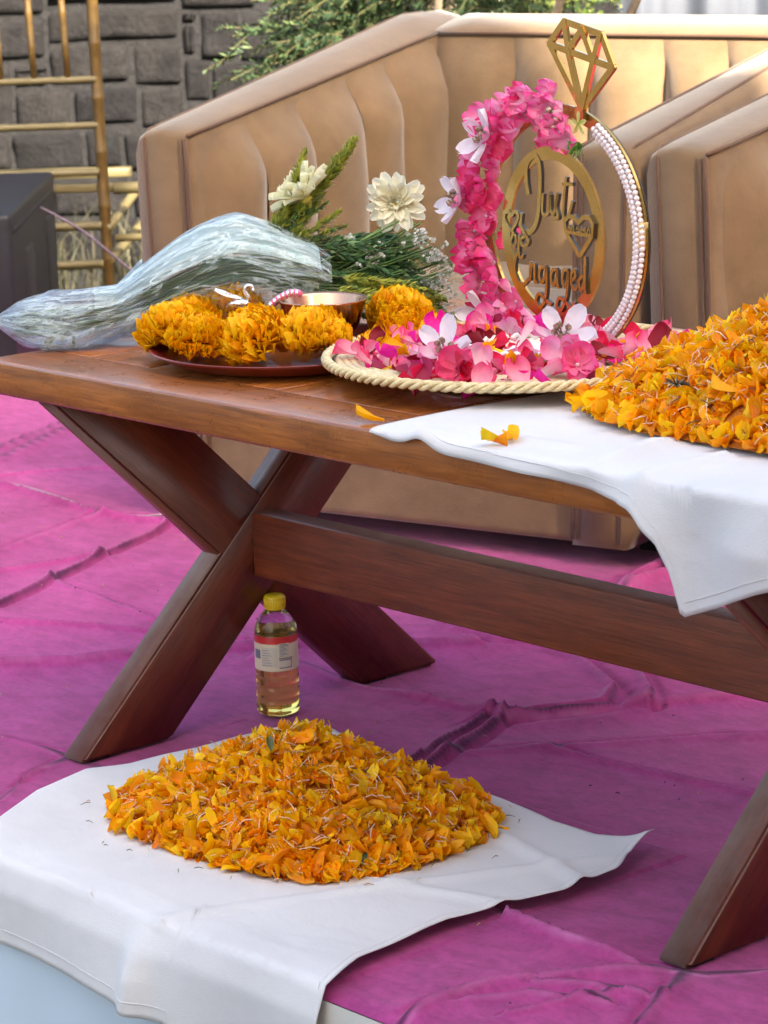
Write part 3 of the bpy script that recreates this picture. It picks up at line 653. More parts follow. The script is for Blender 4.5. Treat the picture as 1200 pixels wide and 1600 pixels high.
def rotm(rnd, nrm, tilt):
    z = (Vector(nrm) + Vector((rnd.gauss(0, tilt), rnd.gauss(0, tilt), rnd.gauss(0, tilt)))).normalized()
    a = Vector((rnd.gauss(0, 1), rnd.gauss(0, 1), rnd.gauss(0, 1))); x = z.cross(a).normalized(); y = z.cross(x)
    return Matrix((x, y, z)).transposed()
def scatter(name, hfn, box, z0, n, label, cat, n_single, single_label, single_group, seed, vis):
    rnd = random.Random(seed); mb = MB(); fl = MB(); singles = []
    x0, x1, y0, y1 = box
    cnt = 0
    while cnt < n:
        x, y = rnd.uniform(x0, x1), rnd.uniform(y0, y1); h = hfn(x, y)
        if h < 0: continue
        cnt += 1
        e = .004; hx = hfn(x + e, y); hy = hfn(x, y + e); hx = h if hx < 0 else hx; hy = h if hy < 0 else hy
        nrm = Vector((-(hx - h) / e, -(hy - h) / e, 1)).normalized()
        top = rnd.random() < .35
        z = z0 + h + (rnd.uniform(.001, .009) if top else rnd.uniform(-.008, .004)); z = max(z, z0 + .003)
        m3 = rotm(rnd, nrm, (1.0 if rnd.random() < .4 else .5) if top else .42); V, F = rnd.choice(mari); sc = rnd.choice([rnd.uniform(.5, .8), rnd.uniform(.7, 1.0), rnd.uniform(.85, 1.2)])
        P_ = [Vector((x, y, z)) + m3 @ Vector(v - np.array([0, .01, 0])) * sc for v in V]
        zm = min(p.z for p in P_)
        if zm < z0 + .001: P_ = [p + Vector((0, 0, z0 + .001 - zm)) for p in P_]
        bs, tp = rnd.choice(OR); g = rnd.uniform(.8, 1.08); tt = petal_tint(5, 5, tuple(c * g for c in bs), tuple(c * g for c in tp))
        facing = (CP - P_[0]).normalized().dot(nrm)
        if top and len(singles) < n_single and facing > .12 and vis(x, y):
            singles.append((P_, F, tt))
        else: mb.add(P_, F, tt)
        if rnd.random() < .42:
            p = Vector((x, y, z + rnd.uniform(.003, .010))); d = (m3 @ Vector((rnd.uniform(-1, 1), rnd.uniform(-1, 1), rnd.uniform(-.2, .5)))).normalized() * rnd.uniform(.006, .012); bend = Vector((rnd.gauss(0, .002), rnd.gauss(0, .002), .002))
            c = rnd.choice([(.72, .56, .36), (.80, .62, .42), (.60, .42, .20), (.85, .72, .58), (.14, .10, .05)]); fl.tube([p - d, p + bend, p + d], [.0004, .00055, .0003], 4, c, cap=False)
    ctr = (sum(b for b in box[:2]) / 2, sum(box[2:]) / 2, z0)
    root = empty(name, ctr, 0, label, cat); O = Vector(ctr)
    g = 26
    def core(a, b):
        x = x0 + (x1 - x0) * a; y = y0 + (y1 - y0) * b; h = hfn(x, y); return (x - O.x, y - O.y, (z0 + max(-.0, h - .006 if h > 0 else 0.0) - O.z + .0015))
    V, F = grid(40, 40, core); keep = [f for f in F if any(V[i][2] > .002 for i in f)]
    mesh('packed_core', V, keep, M['core'], root, True)
    mb.V = [(v[0] - O.x, v[1] - O.y, v[2] - O.z) for v in mb.V]; tag(mb.build('loose_petals', M['petal'], root, True, True), kind='stuff')
    fl.V = [(v[0] - O.x, v[1] - O.y, v[2] - O.z) for v in fl.V]; tag(fl.build('floss', petal_mat('floss_' + name, .7, .1), root, False, True), kind='stuff')
    for P_, F, tt in singles:
        c = sum(P_, Vector()) / len(P_); o = mesh('marigold_petal', [p - c for p in P_], F, M['petal'], None, True, tt, c)
        tag(o, single_label, 'petal', single_group)
    return root

# ------------------------------------------------------------------ white cloth on the stage edge with its heap
def interp(x, T):
    if x <= T[0][0]: return T[0][1]
    for (a, u), (b, v) in zip(T[:-1], T[1:]):
        if x <= b: return u + (v - u) * (x - a) / (b - a)
    return T[-1][1]
xl = [(-.30, .20), (-.22, .132), (-.12, .074), (-.03, .052), (.02, .074), (.25, .100), (.285, .112)]
xr_ = [(-.30, .790), (-.22, .757), (-.081, .742), (.0, .757), (.063, .772), (.151, .766), (.205, .742), (.285, .735)]
hem = [(-.3, .09), (.30, .088), (.50, .094), (.506, .112), (.62, .16), (.79, .20)]
yb = [(.0, .285), (.12, .282), (.22, .267), (.33, .250), (.46, .238), (.62, .214), (.69, .214), (.74, .236), (.80, .25)]
def fcloth(a, b):
    # b: 0 back .. 1 hem ; a: left .. right
    q = b * 1.0
    xg = .08 + .68 * a; back = interp(xg, yb); hm = interp(xg, hem); L = (back + .286) + hm; s = q * L; y = back - s
    if y > -.283: hang = 0
    else: hang = -.283 - y; y = -.283
    xa, xb = interp(y, xl), interp(y, xr_); x = xa + (xb - xa) * a
    if hang > 0: x = xa + (xb - xa) * a
    z = .0085 + .004 * float(vnoise(x * 8, y * 8, 2)) + .003 * float(vnoise(x * 21, y * 17, 4)) 
    z += .006 * math.exp(-((y - .21 + .25 * (x - .3)) / .012) ** 2) * (x > .5)           # soft folds
    z += .004 * math.exp(-((x - .66 - .5 * y) / .010) ** 2) + .004 * math.exp(-((y + .10 - .35 * (x - .5)) / .010) ** 2) * (x > .45)
    ed = max(0, (y + .283) / .03); 
    if hang <= 0:
        if ed < 1: z -= .004 * (1 - ed)
        yy = y - .006 * (1 - min(1, ed)); zz = z
    else:
        k = min(1, hang / .03); yy = -.289 - .010 * k - .008 * math.sin(x * 15 + .6) * min(1, hang / .08) - .016 * math.exp(-((x - .503) / .02) ** 2) * min(1, hang / .06) - .01 * hang / .1 ; zz = .005 - hang
    # turned up corner at the right
    dc = math.hypot(x - .75, y - .235); zz += .018 * math.exp(-(dc / .028) ** 2)
    return (x, yy, zz)
V, F = grid(150, 110, fcloth); o = mesh('white_cloth', V, F, M['cotton'], smooth=True); sm = o.modifiers.new('thick', 'SOLIDIFY'); sm.thickness = .0007; sm.offset = 0
tag(o, 'white cotton cloth on the magenta stage carpet, hanging over its edge', 'cloth')
# stitched hem as a part of the cloth
mb = MB(); mb.tube([Vector(fcloth(a, .975)) + Vector((0, -.0006, .0001)) for a in np.linspace(0, 1, 120)], .0006, 4); mb.build('hem', M['cotton'], o)
mb = MB(); mb.tube([Vector(fcloth(.985, b)) + Vector((0, 0, .0003)) for b in np.linspace(0, 1, 100)], .0005, 4); mb.build('hem', M['cotton'], o)
hf = heap(.388, .028, .222, .180, .096, 2.8, 1.2, R(2))
scatter('petal_heap', hf, (.14, .64, -.18, .24), .012, 3500, 'low heap of orange marigold petals on the white cloth on the carpet', 'petal heap', 150,
        'orange marigold petal lying loose on the heap on the floor cloth', 'marigold petals on the floor heap', 21, lambda x, y: True)
mb = MB(); rl = random.Random(8)
for i in range(46):
    a = rl.uniform(0, 6.28); k = rl.uniform(1.02, 1.25); x, y = .385 + .225 * k * math.cos(a), .024 + .185 * k * math.sin(a)
    if y < -.24 or y > .21: continue
    z = .0185; d = Vector((rl.gauss(0, 1), rl.gauss(0, 1), 0)).normalized() * rl.uniform(.002, .007); mb.tube([Vector((x, y, z)) - d, Vector((x, y, z + .0015)), Vector((x, y, z)) + d], [.0004, .0006, .0003], 4, rl.choice([(.5, .25, .05), (.15, .11, .05), (.7, .6, .4), (.10, .13, .06)]), cap=False)
for i in range(150):
    x, y = rl.uniform(-1.5, 1.1), rl.uniform(-.25, .95); z = .004; d = Vector((rl.gauss(0, 1), rl.gauss(0, 1), .2)).normalized() * rl.uniform(.001, .003); mb.tube([Vector((x, y, z)) - d, Vector((x, y, z + .001)), Vector((x, y, z)) + d], [.0006, .0009, .0005], 4, rl.choice([(.35, .22, .28), (.08, .03, .05), (.10, .04, .06), (.4, .25, .1)]), cap=False)
tag(mb.build('petal_litter', M['leaf'], None, False, True), 'specks of lint and stray petal bits scattered over the magenta carpet and floor cloth', 'litter', kind='stuff')
# green leaf bits and stray stamens
def leafbit(loc, rz, L, name, label, col, tilt=.2):
    V, F = petal_verts(L, L * .38, .3, .2, 0, 6, 5); o = mesh(name, V, F, M['leaf'], None, True, petal_tint(6, 5, col, tuple(c * 1.2 for c in col)), loc); o.rotation_euler = (tilt, .2, rz); return tag(o, label, 'leaf')
leafbit((.41, -.035, .112), 1.0, .026, 'leaf', 'grey-green leaf near the middle of the floor petal heap', (.12, .16, .08))
leafbit((.585, -.065, .024), .3, .020, 'leaf', 'dark green leaf at the front foot of the floor petal heap', (.03, .08, .03), .5)

# ------------------------------------------------------------------ white cloth on the table with its heap
def tcl(y): return interp(y, [(-.2, .585), (-.03, .583), (.02, .580), (.1, .588), (.3, .600), (.5, .61)])
hang_t = [(.58, .0), (.62, .006), (.70, .010), (.85, .014), (.946, .022), (.979, .036), (1.004, .052), (1.022, .082), (1.036, .122), (1.08, .106), (1.131, .084), (1.2, .06), (1.35, .03)]
def tcloth(a, b):
    xg = .585 + .72 * a; hg = interp(xg, hang_t); back = .50; L = back + .026 + hg; s = b * L; y = back - s
    if y > -.026: hang = 0
    else: hang = -.026 - y; y = -.026
    xa = tcl(y); x = xa + (1.305 - xa) * (xg - .585) / .72; 
    if hang: x = xg
    z = .503 + .0025 * float(vnoise(x * 9, y * 9, 7)) + .004 * math.exp(-((y - .02 - .1 * (x - .7)) / .014) ** 2) * math.exp(-((x - .76) / .08) ** 2)
    z += .010 * math.exp(-((x - .90 + .15 * y) / .016) ** 2) * max(0, min(1, (.14 - y) / .06)) * max(0, min(1, (y + .03) / .05)) + .006 * math.exp(-((x - .97 ) / .014) ** 2) * (y < .1)
    if hang <= 0:
        e = max(0, min(1, (y + .026) / .012)); yy = y - .003 * (1 - e); zz = z - .002 * (1 - e)
        # small raised fold near the left corner
        zz += .010 * math.exp(-((x - .665) / .022) ** 2) * max(0, 1 - (y + .026) / .035)
    else:
        k = min(1, hang / .05); yy = -.030 - .006 * k - .010 * math.sin((x - .93) * 42) * k - .012 * hang / .1 * (1 + .8 * math.sin(x * 27)); zz = z - .003 - hang
        zz += .010 * math.exp(-((x - .665) / .022) ** 2)
    return (x, yy, zz)
V, F = grid(150, 120, tcloth); o = mesh('white_cloth', V, F, M['cotton'], smooth=True); sm = o.modifiers.new('thick', 'SOLIDIFY'); sm.thickness = .0007; sm.offset = 0
tag(o, 'white cotton cloth under the petal heap on the table, corner hanging over the front', 'cloth')
mb = MB(); mb.tube([Vector(tcloth(a, .978)) + Vector((0, -.0005, 0)) for a in np.linspace(0, 1, 120)], .0005, 4); mb.build('hem', M['cotton'], o)
hf2 = heap(.968, .342, .335, .232, .142, 2.6, 1.20, 0)
scatter('petal_heap', hf2, (.62, 1.18, .06, .58), .508, 4600, 'tall heap of orange marigold petals on the cloth at the right of the table', 'petal heap', 150,
        'orange marigold petal lying loose on the heap on the table', 'marigold petals on the table heap', 33, lambda x, y: x < .99 and y < .46)
def place_petal(loc, k, rz, label, name='marigold_petal', tilt=(.1, .1), sc=1.0):
    V, F = mari[k]; o = mesh(name, V, F, M['petal'], None, True, petal_tint(5, 5, OR[k % 5][0], OR[k % 5][1]), loc); o.rotation_euler = (*tilt, rz); o.scale = (sc,) * 3
    return tag(o, label, 'petal')
place_petal((.565, .010, .503), 0, 2.2, 'single yellow-orange petal on the bare table in front of the woven tray', sc=1.15)
place_petal((.768, .006, .510), 1, 1.2, 'orange petal on the table cloth, larger of the three by the front edge', sc=1.1)
place_petal((.760, -.002, .510), 4, 2.6, 'pale yellow petal on the table cloth beside the larger orange one'); place_petal((.752, -.012, .509), 3, -1.2, 'small orange petal on the table cloth nearest the front edge', sc=.7)
# dried flower scrap on the table heap
mb = MB(); rs = random.Random(5)
for i in range(26):
    d = Vector((rs.gauss(0, 1), rs.gauss(0, 1), abs(rs.gauss(0, .6)))).normalized(); p = Vector((0, 0, 0)); mb.tube([p, d * .007 + Vector((0, 0, .002)), d * .014], [.0009, .0007, .0004], 4, rs.choice([(.03, .03, .02), (.08, .07, .04), (.45, .4, .25)]), cap=False)
tag(mb.build('dried_calyx', M['leaf'], None, False, True, (.865, .142, .556)), 'dark dried flower calyx on the front of the table petal heap', 'dried flower')

# ------------------------------------------------------------------ oil bottle
bt = empty('oil_bottle', (.011, .314, .0), .4, 'clear bottle of yellow oil with a yellow cap under the table by the leg', 'bottle')
r0 = .0282
prof = [(.001, .001), (r0 * .8, .0), (r0 * .96, .003), (r0, .008), (r0, .018), (r0 * .95, .021), (r0, .024), (r0, .036), (r0 * .95, .039), (r0, .042), (r0, .052), (r0 * .96, .055), (r0, .058), (r0 * .985, .062), (r0 * .985, .100), (r0 * .985, .108),
        (r0, .112), (r0 * .97, .118), (r0 * .72, .130), (r0 * .48, .1385), (r0 * .42, .141), (r0 * .42, .148)]
mb = MB(); mb.lathe(prof, 40); mb.build('bottle_body', M['clear'], bt)
lv = [(r * .95 if r > .002 else r, z + .0015) for r, z in prof if z < .112] + [(r0 * .92, .110), (.0005, .1105)]
mb = MB(); mb.lathe(lv, 40); mb.build('oil', M['oil'], bt)
mb = MB(); mb.lathe([(.001, .158), (r0 * .42, .158), (r0 * .47, .1565), (r0 * .49, .142), (r0 * .47, .140), (.010, .1395)], 30)
for i in range(30):
    th = 2 * math.pi * i / 30; mb.box((r0 * .485 * math.cos(th) - .0004, r0 * .485 * math.sin(th) - .0004, .143), (r0 * .485 * math.cos(th) + .0006, r0 * .485 * math.sin(th) + .0006, .155))
mb.build('cap', M['yellow'], bt)
mb = MB(); mb.lathe([(r0 * 1.0, .062), (r0 * 1.008, .063), (r0 * 1.008, .107), (r0 * 1.0, .108)], 40); lb = mb.build('label', M['label'], bt)
def patch(th0, th1, z0, z1, mat, name='print_block', k=1.014):
    V, F = grid(6, 2, lambda a, b: (r0 * k * math.cos(th0 + (th1 - th0) * a), r0 * k * math.sin(th0 + (th1 - th0) * a), z0 + (z1 - z0) * b)); return mesh(name, V, F, M[mat], lb, True)
vd = math.atan2(CP.y - .314, CP.x - .011) - .4
patch(vd - .75, vd + .05, .068, .094, 'inkpale'); patch(vd + .12, vd + .75, .066, .078, 'inkgrey'); patch(vd + .12, vd + .70, .0675, .0765, 'inkpale', k=1.018); patch(vd + .10, vd + .60, .0805, .0995, 'inkpale')
patch(vd + .1, vd + .8, .0788, .0800, 'ink'); patch(vd - 1.25, vd - .82, .078, .090, 'inkgrey')
for i in range(9):
    patch(vd + .15, vd + .15 + .18 + .25 * ((i * 37) % 10) / 10, .0825 + i * .0019, .0832 + i * .0019, 'ink' if i > 6 else 'inkgrey', 'text_line', 1.022)
for i in range(7): patch(vd - .7, vd - .2 - .2 * ((i * 53) % 10) / 10, .070 + i * .0033, .0707 + i * .0033, 'inkgrey', 'text_line', 1.022)

# ------------------------------------------------------------------ woven tray
TC = Vector((.484, .292, .5))
tray = empty('woven_tray', TC, 0, 'round straw woven tray with a braided rim full of rose petals on the table', 'tray')
mb = MB(); TR = .218
for k in range(1, 25):
    r = k / 25 * (TR - .006); z = .004 + .023 * smooth01((r / TR - .50) / .16)
    mb.lathe([(r - .0052, z), (r, z + .0030), (r + .0052, z), (r, z - .003), (r - .0052, z)], 64)
mb.build('woven_base', M['straw'], tray)
for ph in range(3):
    mb = MB(); pts = []; N = 420
    for i in range(N + 1):
        th = 2 * math.pi * i / N; tw = th * 34 + ph * 2 * math.pi / 3
        rr_ = TR + .0035 * math.cos(tw); pts.append((rr_ * math.cos(th), rr_ * math.sin(th), .029 + .0035 * math.sin(tw)))
    mb.tube(pts, .0031, 6, cap=False); mb.build('rim_strand', M['straw'], tray)
dish = empty('trinket_dish', TC + Vector((.02, .0, .008)), 0, 'small white cord-edged dish set among the petals in the woven tray', 'dish')
mb = MB(); mb.lathe([(.001, .002), (.045, .003), (.060, .012), (.066, .030), (.064, .030), (.058, .013), (.044, .005), (.001, .004)], 40); mb.build('bowl', M['whitecord'], dish)
mb = MB(); pts = [((.066 + .002 * math.cos(a * 30)) * math.cos(a), (.066 + .002 * math.cos(a * 30)) * math.sin(a), .032 + .002 * math.sin(a * 30)) for a in np.linspace(0, 2 * math.pi, 300)]
mb.tube(pts, .0028, 6, cap=False); mb.build('rim_cord', M['whitecord'], dish)

# ---- rose petals lying in the tray, each its own thing
RC = {'deep crimson': ((.30, .006, .02), (.20, .002, .012)), 'bright magenta': ((.90, .03, .42), (.85, .01, .34)), 'hot pink': ((.95, .50, .60), (.90, .015, .18)),
      'dusky rose': ((.45, .05, .12), (.40, .03, .12)), 'pink and white': ((.95, .85, .88), (.92, .12, .36)), 'red-pink': ((.82, .02, .10), (.76, .008, .07))}
rp = {}
for nm, (b0, t0) in RC.items():
    for k in range(3):
        V, F = petal_verts([.032, .029, .036][k], [.032, .034, .028][k], [.30, .22, .4][k], [.18, .28, -.12][k], 0, 9, 9, k, .45, .06)
        me = bpy.data.meshes.new('rose_petal'); me.from_pydata(V, [], F); me.polygons.foreach_set('use_smooth', [True] * len(me.polygons))
        a = me.color_attributes.new('tint', 'FLOAT_COLOR', 'POINT'); tt = np.ones((len(V), 4), np.float32); tt[:, :3] = petal_tint(9, 9, b0, t0); a.data.foreach_set('color', tt.ravel())
        me.materials.append(M['silk'] if 'white' in nm or nm == 'hot pink' else M['petal']); rp[(nm, k)] = me
rnd = random.Random(77); names = list(RC); wts = [2, 5, 8, 2, 6, 5]
def rose(nm, p, rot, sc=1.0):
    o = bpy.data.objects.new('rose_petal', rp[(nm, rnd.randrange(3))]); o.location = p; o.rotation_euler = rot; o.scale = (sc,) * 3; link(o)
    tag(o, '%s petal lying in the woven tray' % nm, 'petal', nm + ' petals in the woven tray'); return o
n_rose = 0
for i in range(230):
    th = rnd.uniform(0, 2 * math.pi); rr_ = math.sqrt(rnd.uniform(0.0, 1)) * .184
    x, y = TC.x + rr_ * math.cos(th), TC.y + rr_ * math.sin(th)
    if hf2(x, y) > .012: continue
    if math.hypot(x - dish.location.x, y - dish.location.y) < .05 and rnd.random() < .7: continue
    z = .512 + .020 * max(0, 1 - (rr_ / .23) ** 3) * rnd.random() + .012 * rnd.random() + .012 * (rr_ / .23) ** 4
    rose(rnd.choices(names, wts)[0], (x, y, z), (rnd.gauss(.12, .28), rnd.gauss(0, .28), rnd.uniform(0, 6.28)), rnd.uniform(.8, 1.1)); n_rose += 1
for (x, y, z, rx, rz, nm) in [(.50, .112, .522, .5, 1.9, 'hot pink'), (.60, .075, .522, .9, .2, 'hot pink'), (.43, .10, .520, .3, 2.4, 'dusky rose'), (.55, .075, .520, .5, .9, 'red-pink'), (.585, .075, .52, .9, 1.4, 'red-pink'),
                              (.475, .088, .52, .3, 1.2, 'deep crimson'), (.62, .12, .525, .7, 1.1, 'hot pink'), (.655, .155, .522, .5, 2.5, 'bright magenta'), (.42, .28, .524, .7, .8, 'deep crimson'), (.45, .29, .524, .8, .6, 'deep crimson'),
                              (.34, .29, .535, .6, .9, 'bright magenta'), (.36, .34, .53, .5, .3, 'bright magenta'), (.34, .36, .53, .6, .7, 'bright magenta'), (.55, .11, .535, 1.2, .9, 'pink and white'), (.38, .12, .52, .3, 2.0, 'pink and white'), (.53, .055, .525, .7, .5, 'dusky rose'), (.66, .20, .53, .9, .9, 'hot pink'), (.645, .22, .54, 1.0, .4, 'pink and white')]:
    y += .045 * max(0, min(1, (.22 - y) / .1)); x += .012 if x < .45 else 0
    rose(nm, (x, y, z), (rx, rnd.gauss(0, .2), rz), 1.0)
mg = {}
for i in range(34):   # orange petals strewn among the roses
    th = rnd.uniform(0, 2 * math.pi); rr_ = math.sqrt(rnd.random()) * .178; x, y = TC.x + rr_ * math.cos(th), TC.y + rr_ * math.sin(th)
    if hf2(x, y) > .01: continue
    o = place_petal((x, y, .530 + .008 * rnd.random()), rnd.randrange(7), rnd.uniform(0, 6), 'orange marigold petal strewn among the rose petals in the woven tray', tilt=(rnd.gauss(0, .4), rnd.gauss(0, .4)))
    o['group'] = 'marigold petals among the roses'

# ------------------------------------------------------------------ silk blossoms
def petal_me(name, L, W_, cup, curl, base, tip, n=8, bw=.25):
    V, F = petal_verts(L, W_, cup, curl, 0, n, n, 1, bw, .03); me = bpy.data.meshes.new(name); me.from_pydata(V, [], F); me.polygons.foreach_set('use_smooth', [True] * len(me.polygons))
    a = me.color_attributes.new('tint', 'FLOAT_COLOR', 'POINT'); tt = np.ones((len(V), 4), np.float32); tt[:, :3] = petal_tint(n, n, base, tip); a.data.foreach_set('color', tt.ravel()); me.materials.append(M['silk']); return me
HP = [petal_me('petal', .024, .024, .35, .35, (.97, .66, .80), (.92, .010, .32)), petal_me('petal', .023, .025, .3, .2, (.95, .30, .50), (.88, .006, .25)), petal_me('petal', .022, .023, .4, .45, (.97, .88, .90), (.95, .15, .48)), petal_me('petal', .023, .024, .3, .3, (.90, .18, .32), (.84, .01, .18))]
OP = [petal_me('petal', .030, .018, .25, .15, (.80, .72, .80), (.86, .84, .92), 7, .18)]
OP2 = petal_me('petal', .026, .018, .25, .15, (.85, .80, .85), (.80, .12, .40), 7, .18)
def sphere_me(r, mat, n=8):
    mb = MB(); mb.lathe([(r * math.sin(t) + 1e-5, -r * math.cos(t)) for t in np.linspace(0, math.pi, n)], n + 2); me = bpy.data.meshes.new('bead'); me.from_pydata(mb.V, [], mb.F); me.polygons.foreach_set('use_smooth', [True] * len(me.polygons)); me.materials.append(mat); return me
BEAD = sphere_me(.0042, M['pearl']); BR1 = sphere_me(.0036, M['bronze'])
def blossom(parent, loc, nrm, rnd, kind=0, top=False, sc=1.0, label=None):
    """one blossom: a centre mesh with petals below it"""
    q = Vector(nrm).normalized().to_track_quat('Z', 'Y') 
    c = MB()
    if kind == 1:
        for i in range(6):
            a = i * 1.05 + rnd.random(); d = Vector((math.cos(a) * .006, math.sin(a) * .006, .010)); c.tube([(0, 0, 0), d * .6, d], [.0009, .0008, .0008], 4)
            for k in range(4):
                th = k * 1.57
                c.add([(d.x + .0032 * math.cos(th) * math.cos(p), d.y + .0032 * math.sin(th) * math.cos(p), d.z + .0038 * math.sin(p)) for p in (-1.5, -.6, .6, 1.5)] + [(d.x + .0032 * math.cos(th + 1.57) * math.cos(p), d.y + .0032 * math.sin(th + 1.57) * math.cos(p), d.z + .0038 * math.sin(p)) for p in (-1.5, -.6, .6, 1.5)], [(0, 4, 5, 1), (1, 5, 6, 2), (2, 6, 7, 3)])
        mat = M['bronze']
    else:
        c.lathe([(.0001, .004), (.002, .003), (.003, 0), (.0001, -.002)], 7); mat = M['pearl']
    o = c.build('blossom' if parent else 'silk_blossom', mat, parent); o.location = loc; o.rotation_mode = 'QUATERNION'; o.rotation_quaternion = q; o.scale = (sc,) * 3
    n = 5 if kind == 1 else rnd.choice([4, 5]); pm = (OP[0] if rnd.random() < .8 else OP2) if kind == 1 else rnd.choice([HP[0], HP[1], HP[1], HP[2], HP[3]]); a0 = rnd.random() * 6
    for i in range(n):
        pm_ = pm if kind == 0 else (OP[0] if i != 2 else OP2)
        p = bpy.data.objects.new('petal', pm_); link(p, o); p.rotation_mode = 'XYZ'; p.rotation_euler = (rnd.uniform(.25, .55), rnd.gauss(0, .12), a0 + i * 2 * math.pi / n); s_ = rnd.uniform(.9, 1.1); p.scale = (s_,) * 3
    return o
# ------------------------------------------------------------------ ring shaped ornament
RA = -.15
rg = empty('ring_ornament', (.426, .427, .5), RA, 'gold ring-shaped engagement ornament with pearls, pink blossoms and a diamond frame on the tray', 'ornament')
def ell(cx, cz, rx, rz, th, tilt=0):
    x, z = rx * math.cos(th), rz * math.sin(th); c, s = math.cos(tilt), math.sin(tilt); return cx + x * c - z * s, cz + x * s + z * c
def ribbon(pts2, wd, y0, y1, closed=False):
    """flat cut-out strip of width wd following pts2 in the x-z plane, front at y0, back at y1"""
    P_ = [Vector((p[0], 0, p[1])) for p in pts2]; m_ = len(P_); V = []; F = []
    for i in range(m_):
        if closed: d = P_[(i + 1) % m_] - P_[i - 1]
        else: d = P_[min(i + 1, m_ - 1)] - P_[max(i - 1, 0)]
        if d.length < 1e-9: d = Vector((1, 0, 0))
        n = Vector((-d.z, 0, d.x)).normalized() * wd / 2
        for s_, y in ((1, y0), (-1, y0), (-1, y1), (1, y1)): V.append((P_[i].x + n.x * s_, y, P_[i].z + n.z * s_))
    rng_ = range(m_) if closed else range(m_ - 1)
    for i in rng_:
        j = (i + 1) % m_
        for k in range(4): F.append((i * 4 + k, i * 4 + (k + 1) % 4, j * 4 + (k + 1) % 4, j * 4 + k))
    if not closed: F.append((3, 2, 1, 0)); F.append(((m_ - 1) * 4, (m_ - 1) * 4 + 1, (m_ - 1) * 4 + 2, (m_ - 1) * 4 + 3))
    return V, F
RCX, RCZ, RRX, RRZ = .0, .152, .150, .141
mb = MB(); V, F = ribbon([ell(RCX, RCZ, RRX, RRZ, R(a)) for a in range(0, 360, 4)], .016, .003, .007, True); mb.add(V, F); mb.build('hoop', M['gold'], rg, False)
mb = MB(); V, F = ribbon([ell(RCX + .003, RCZ, RRX + .0040, RRZ + .003, R(a)) for a in range(-60, 75, 4)], .005, .0075, .009); mb.add(V, F); mb.build('hoop_backing', M['backing'], rg, False)
mb = MB(); bs = [(.0046 * math.sin(t) + 1e-5, -.0046 * math.cos(t)) for t in np.linspace(0, math.pi, 6)]
th = R(-56)
kk = 0
while th < R(62):
    for row in (-1, 0, 1):
        rr_ = row * .0062; t2 = th + (.5 if row == 0 else 0) * .0062 / .145
        x, z = ell(RCX, RCZ, RRX + rr_, RRZ + rr_, t2); s_ = .78; mb.lathe([(a * s_, b * s_) for a, b in bs], 7, (x, -.0015 - (.002 if row == 0 else 0), z))
    th += .0064 / .145; kk += 1
tag(mb.build('pearls', M['pearl'], rg), kind='stuff')
bevelbox('stand', (-.03, -.03, .008), (.075, .05, .014), M['gold'], rg, .001)
bevelbox('clip', (.152, -.004, .145), (.157, .008, .175), M['goldpale'], rg, .001)
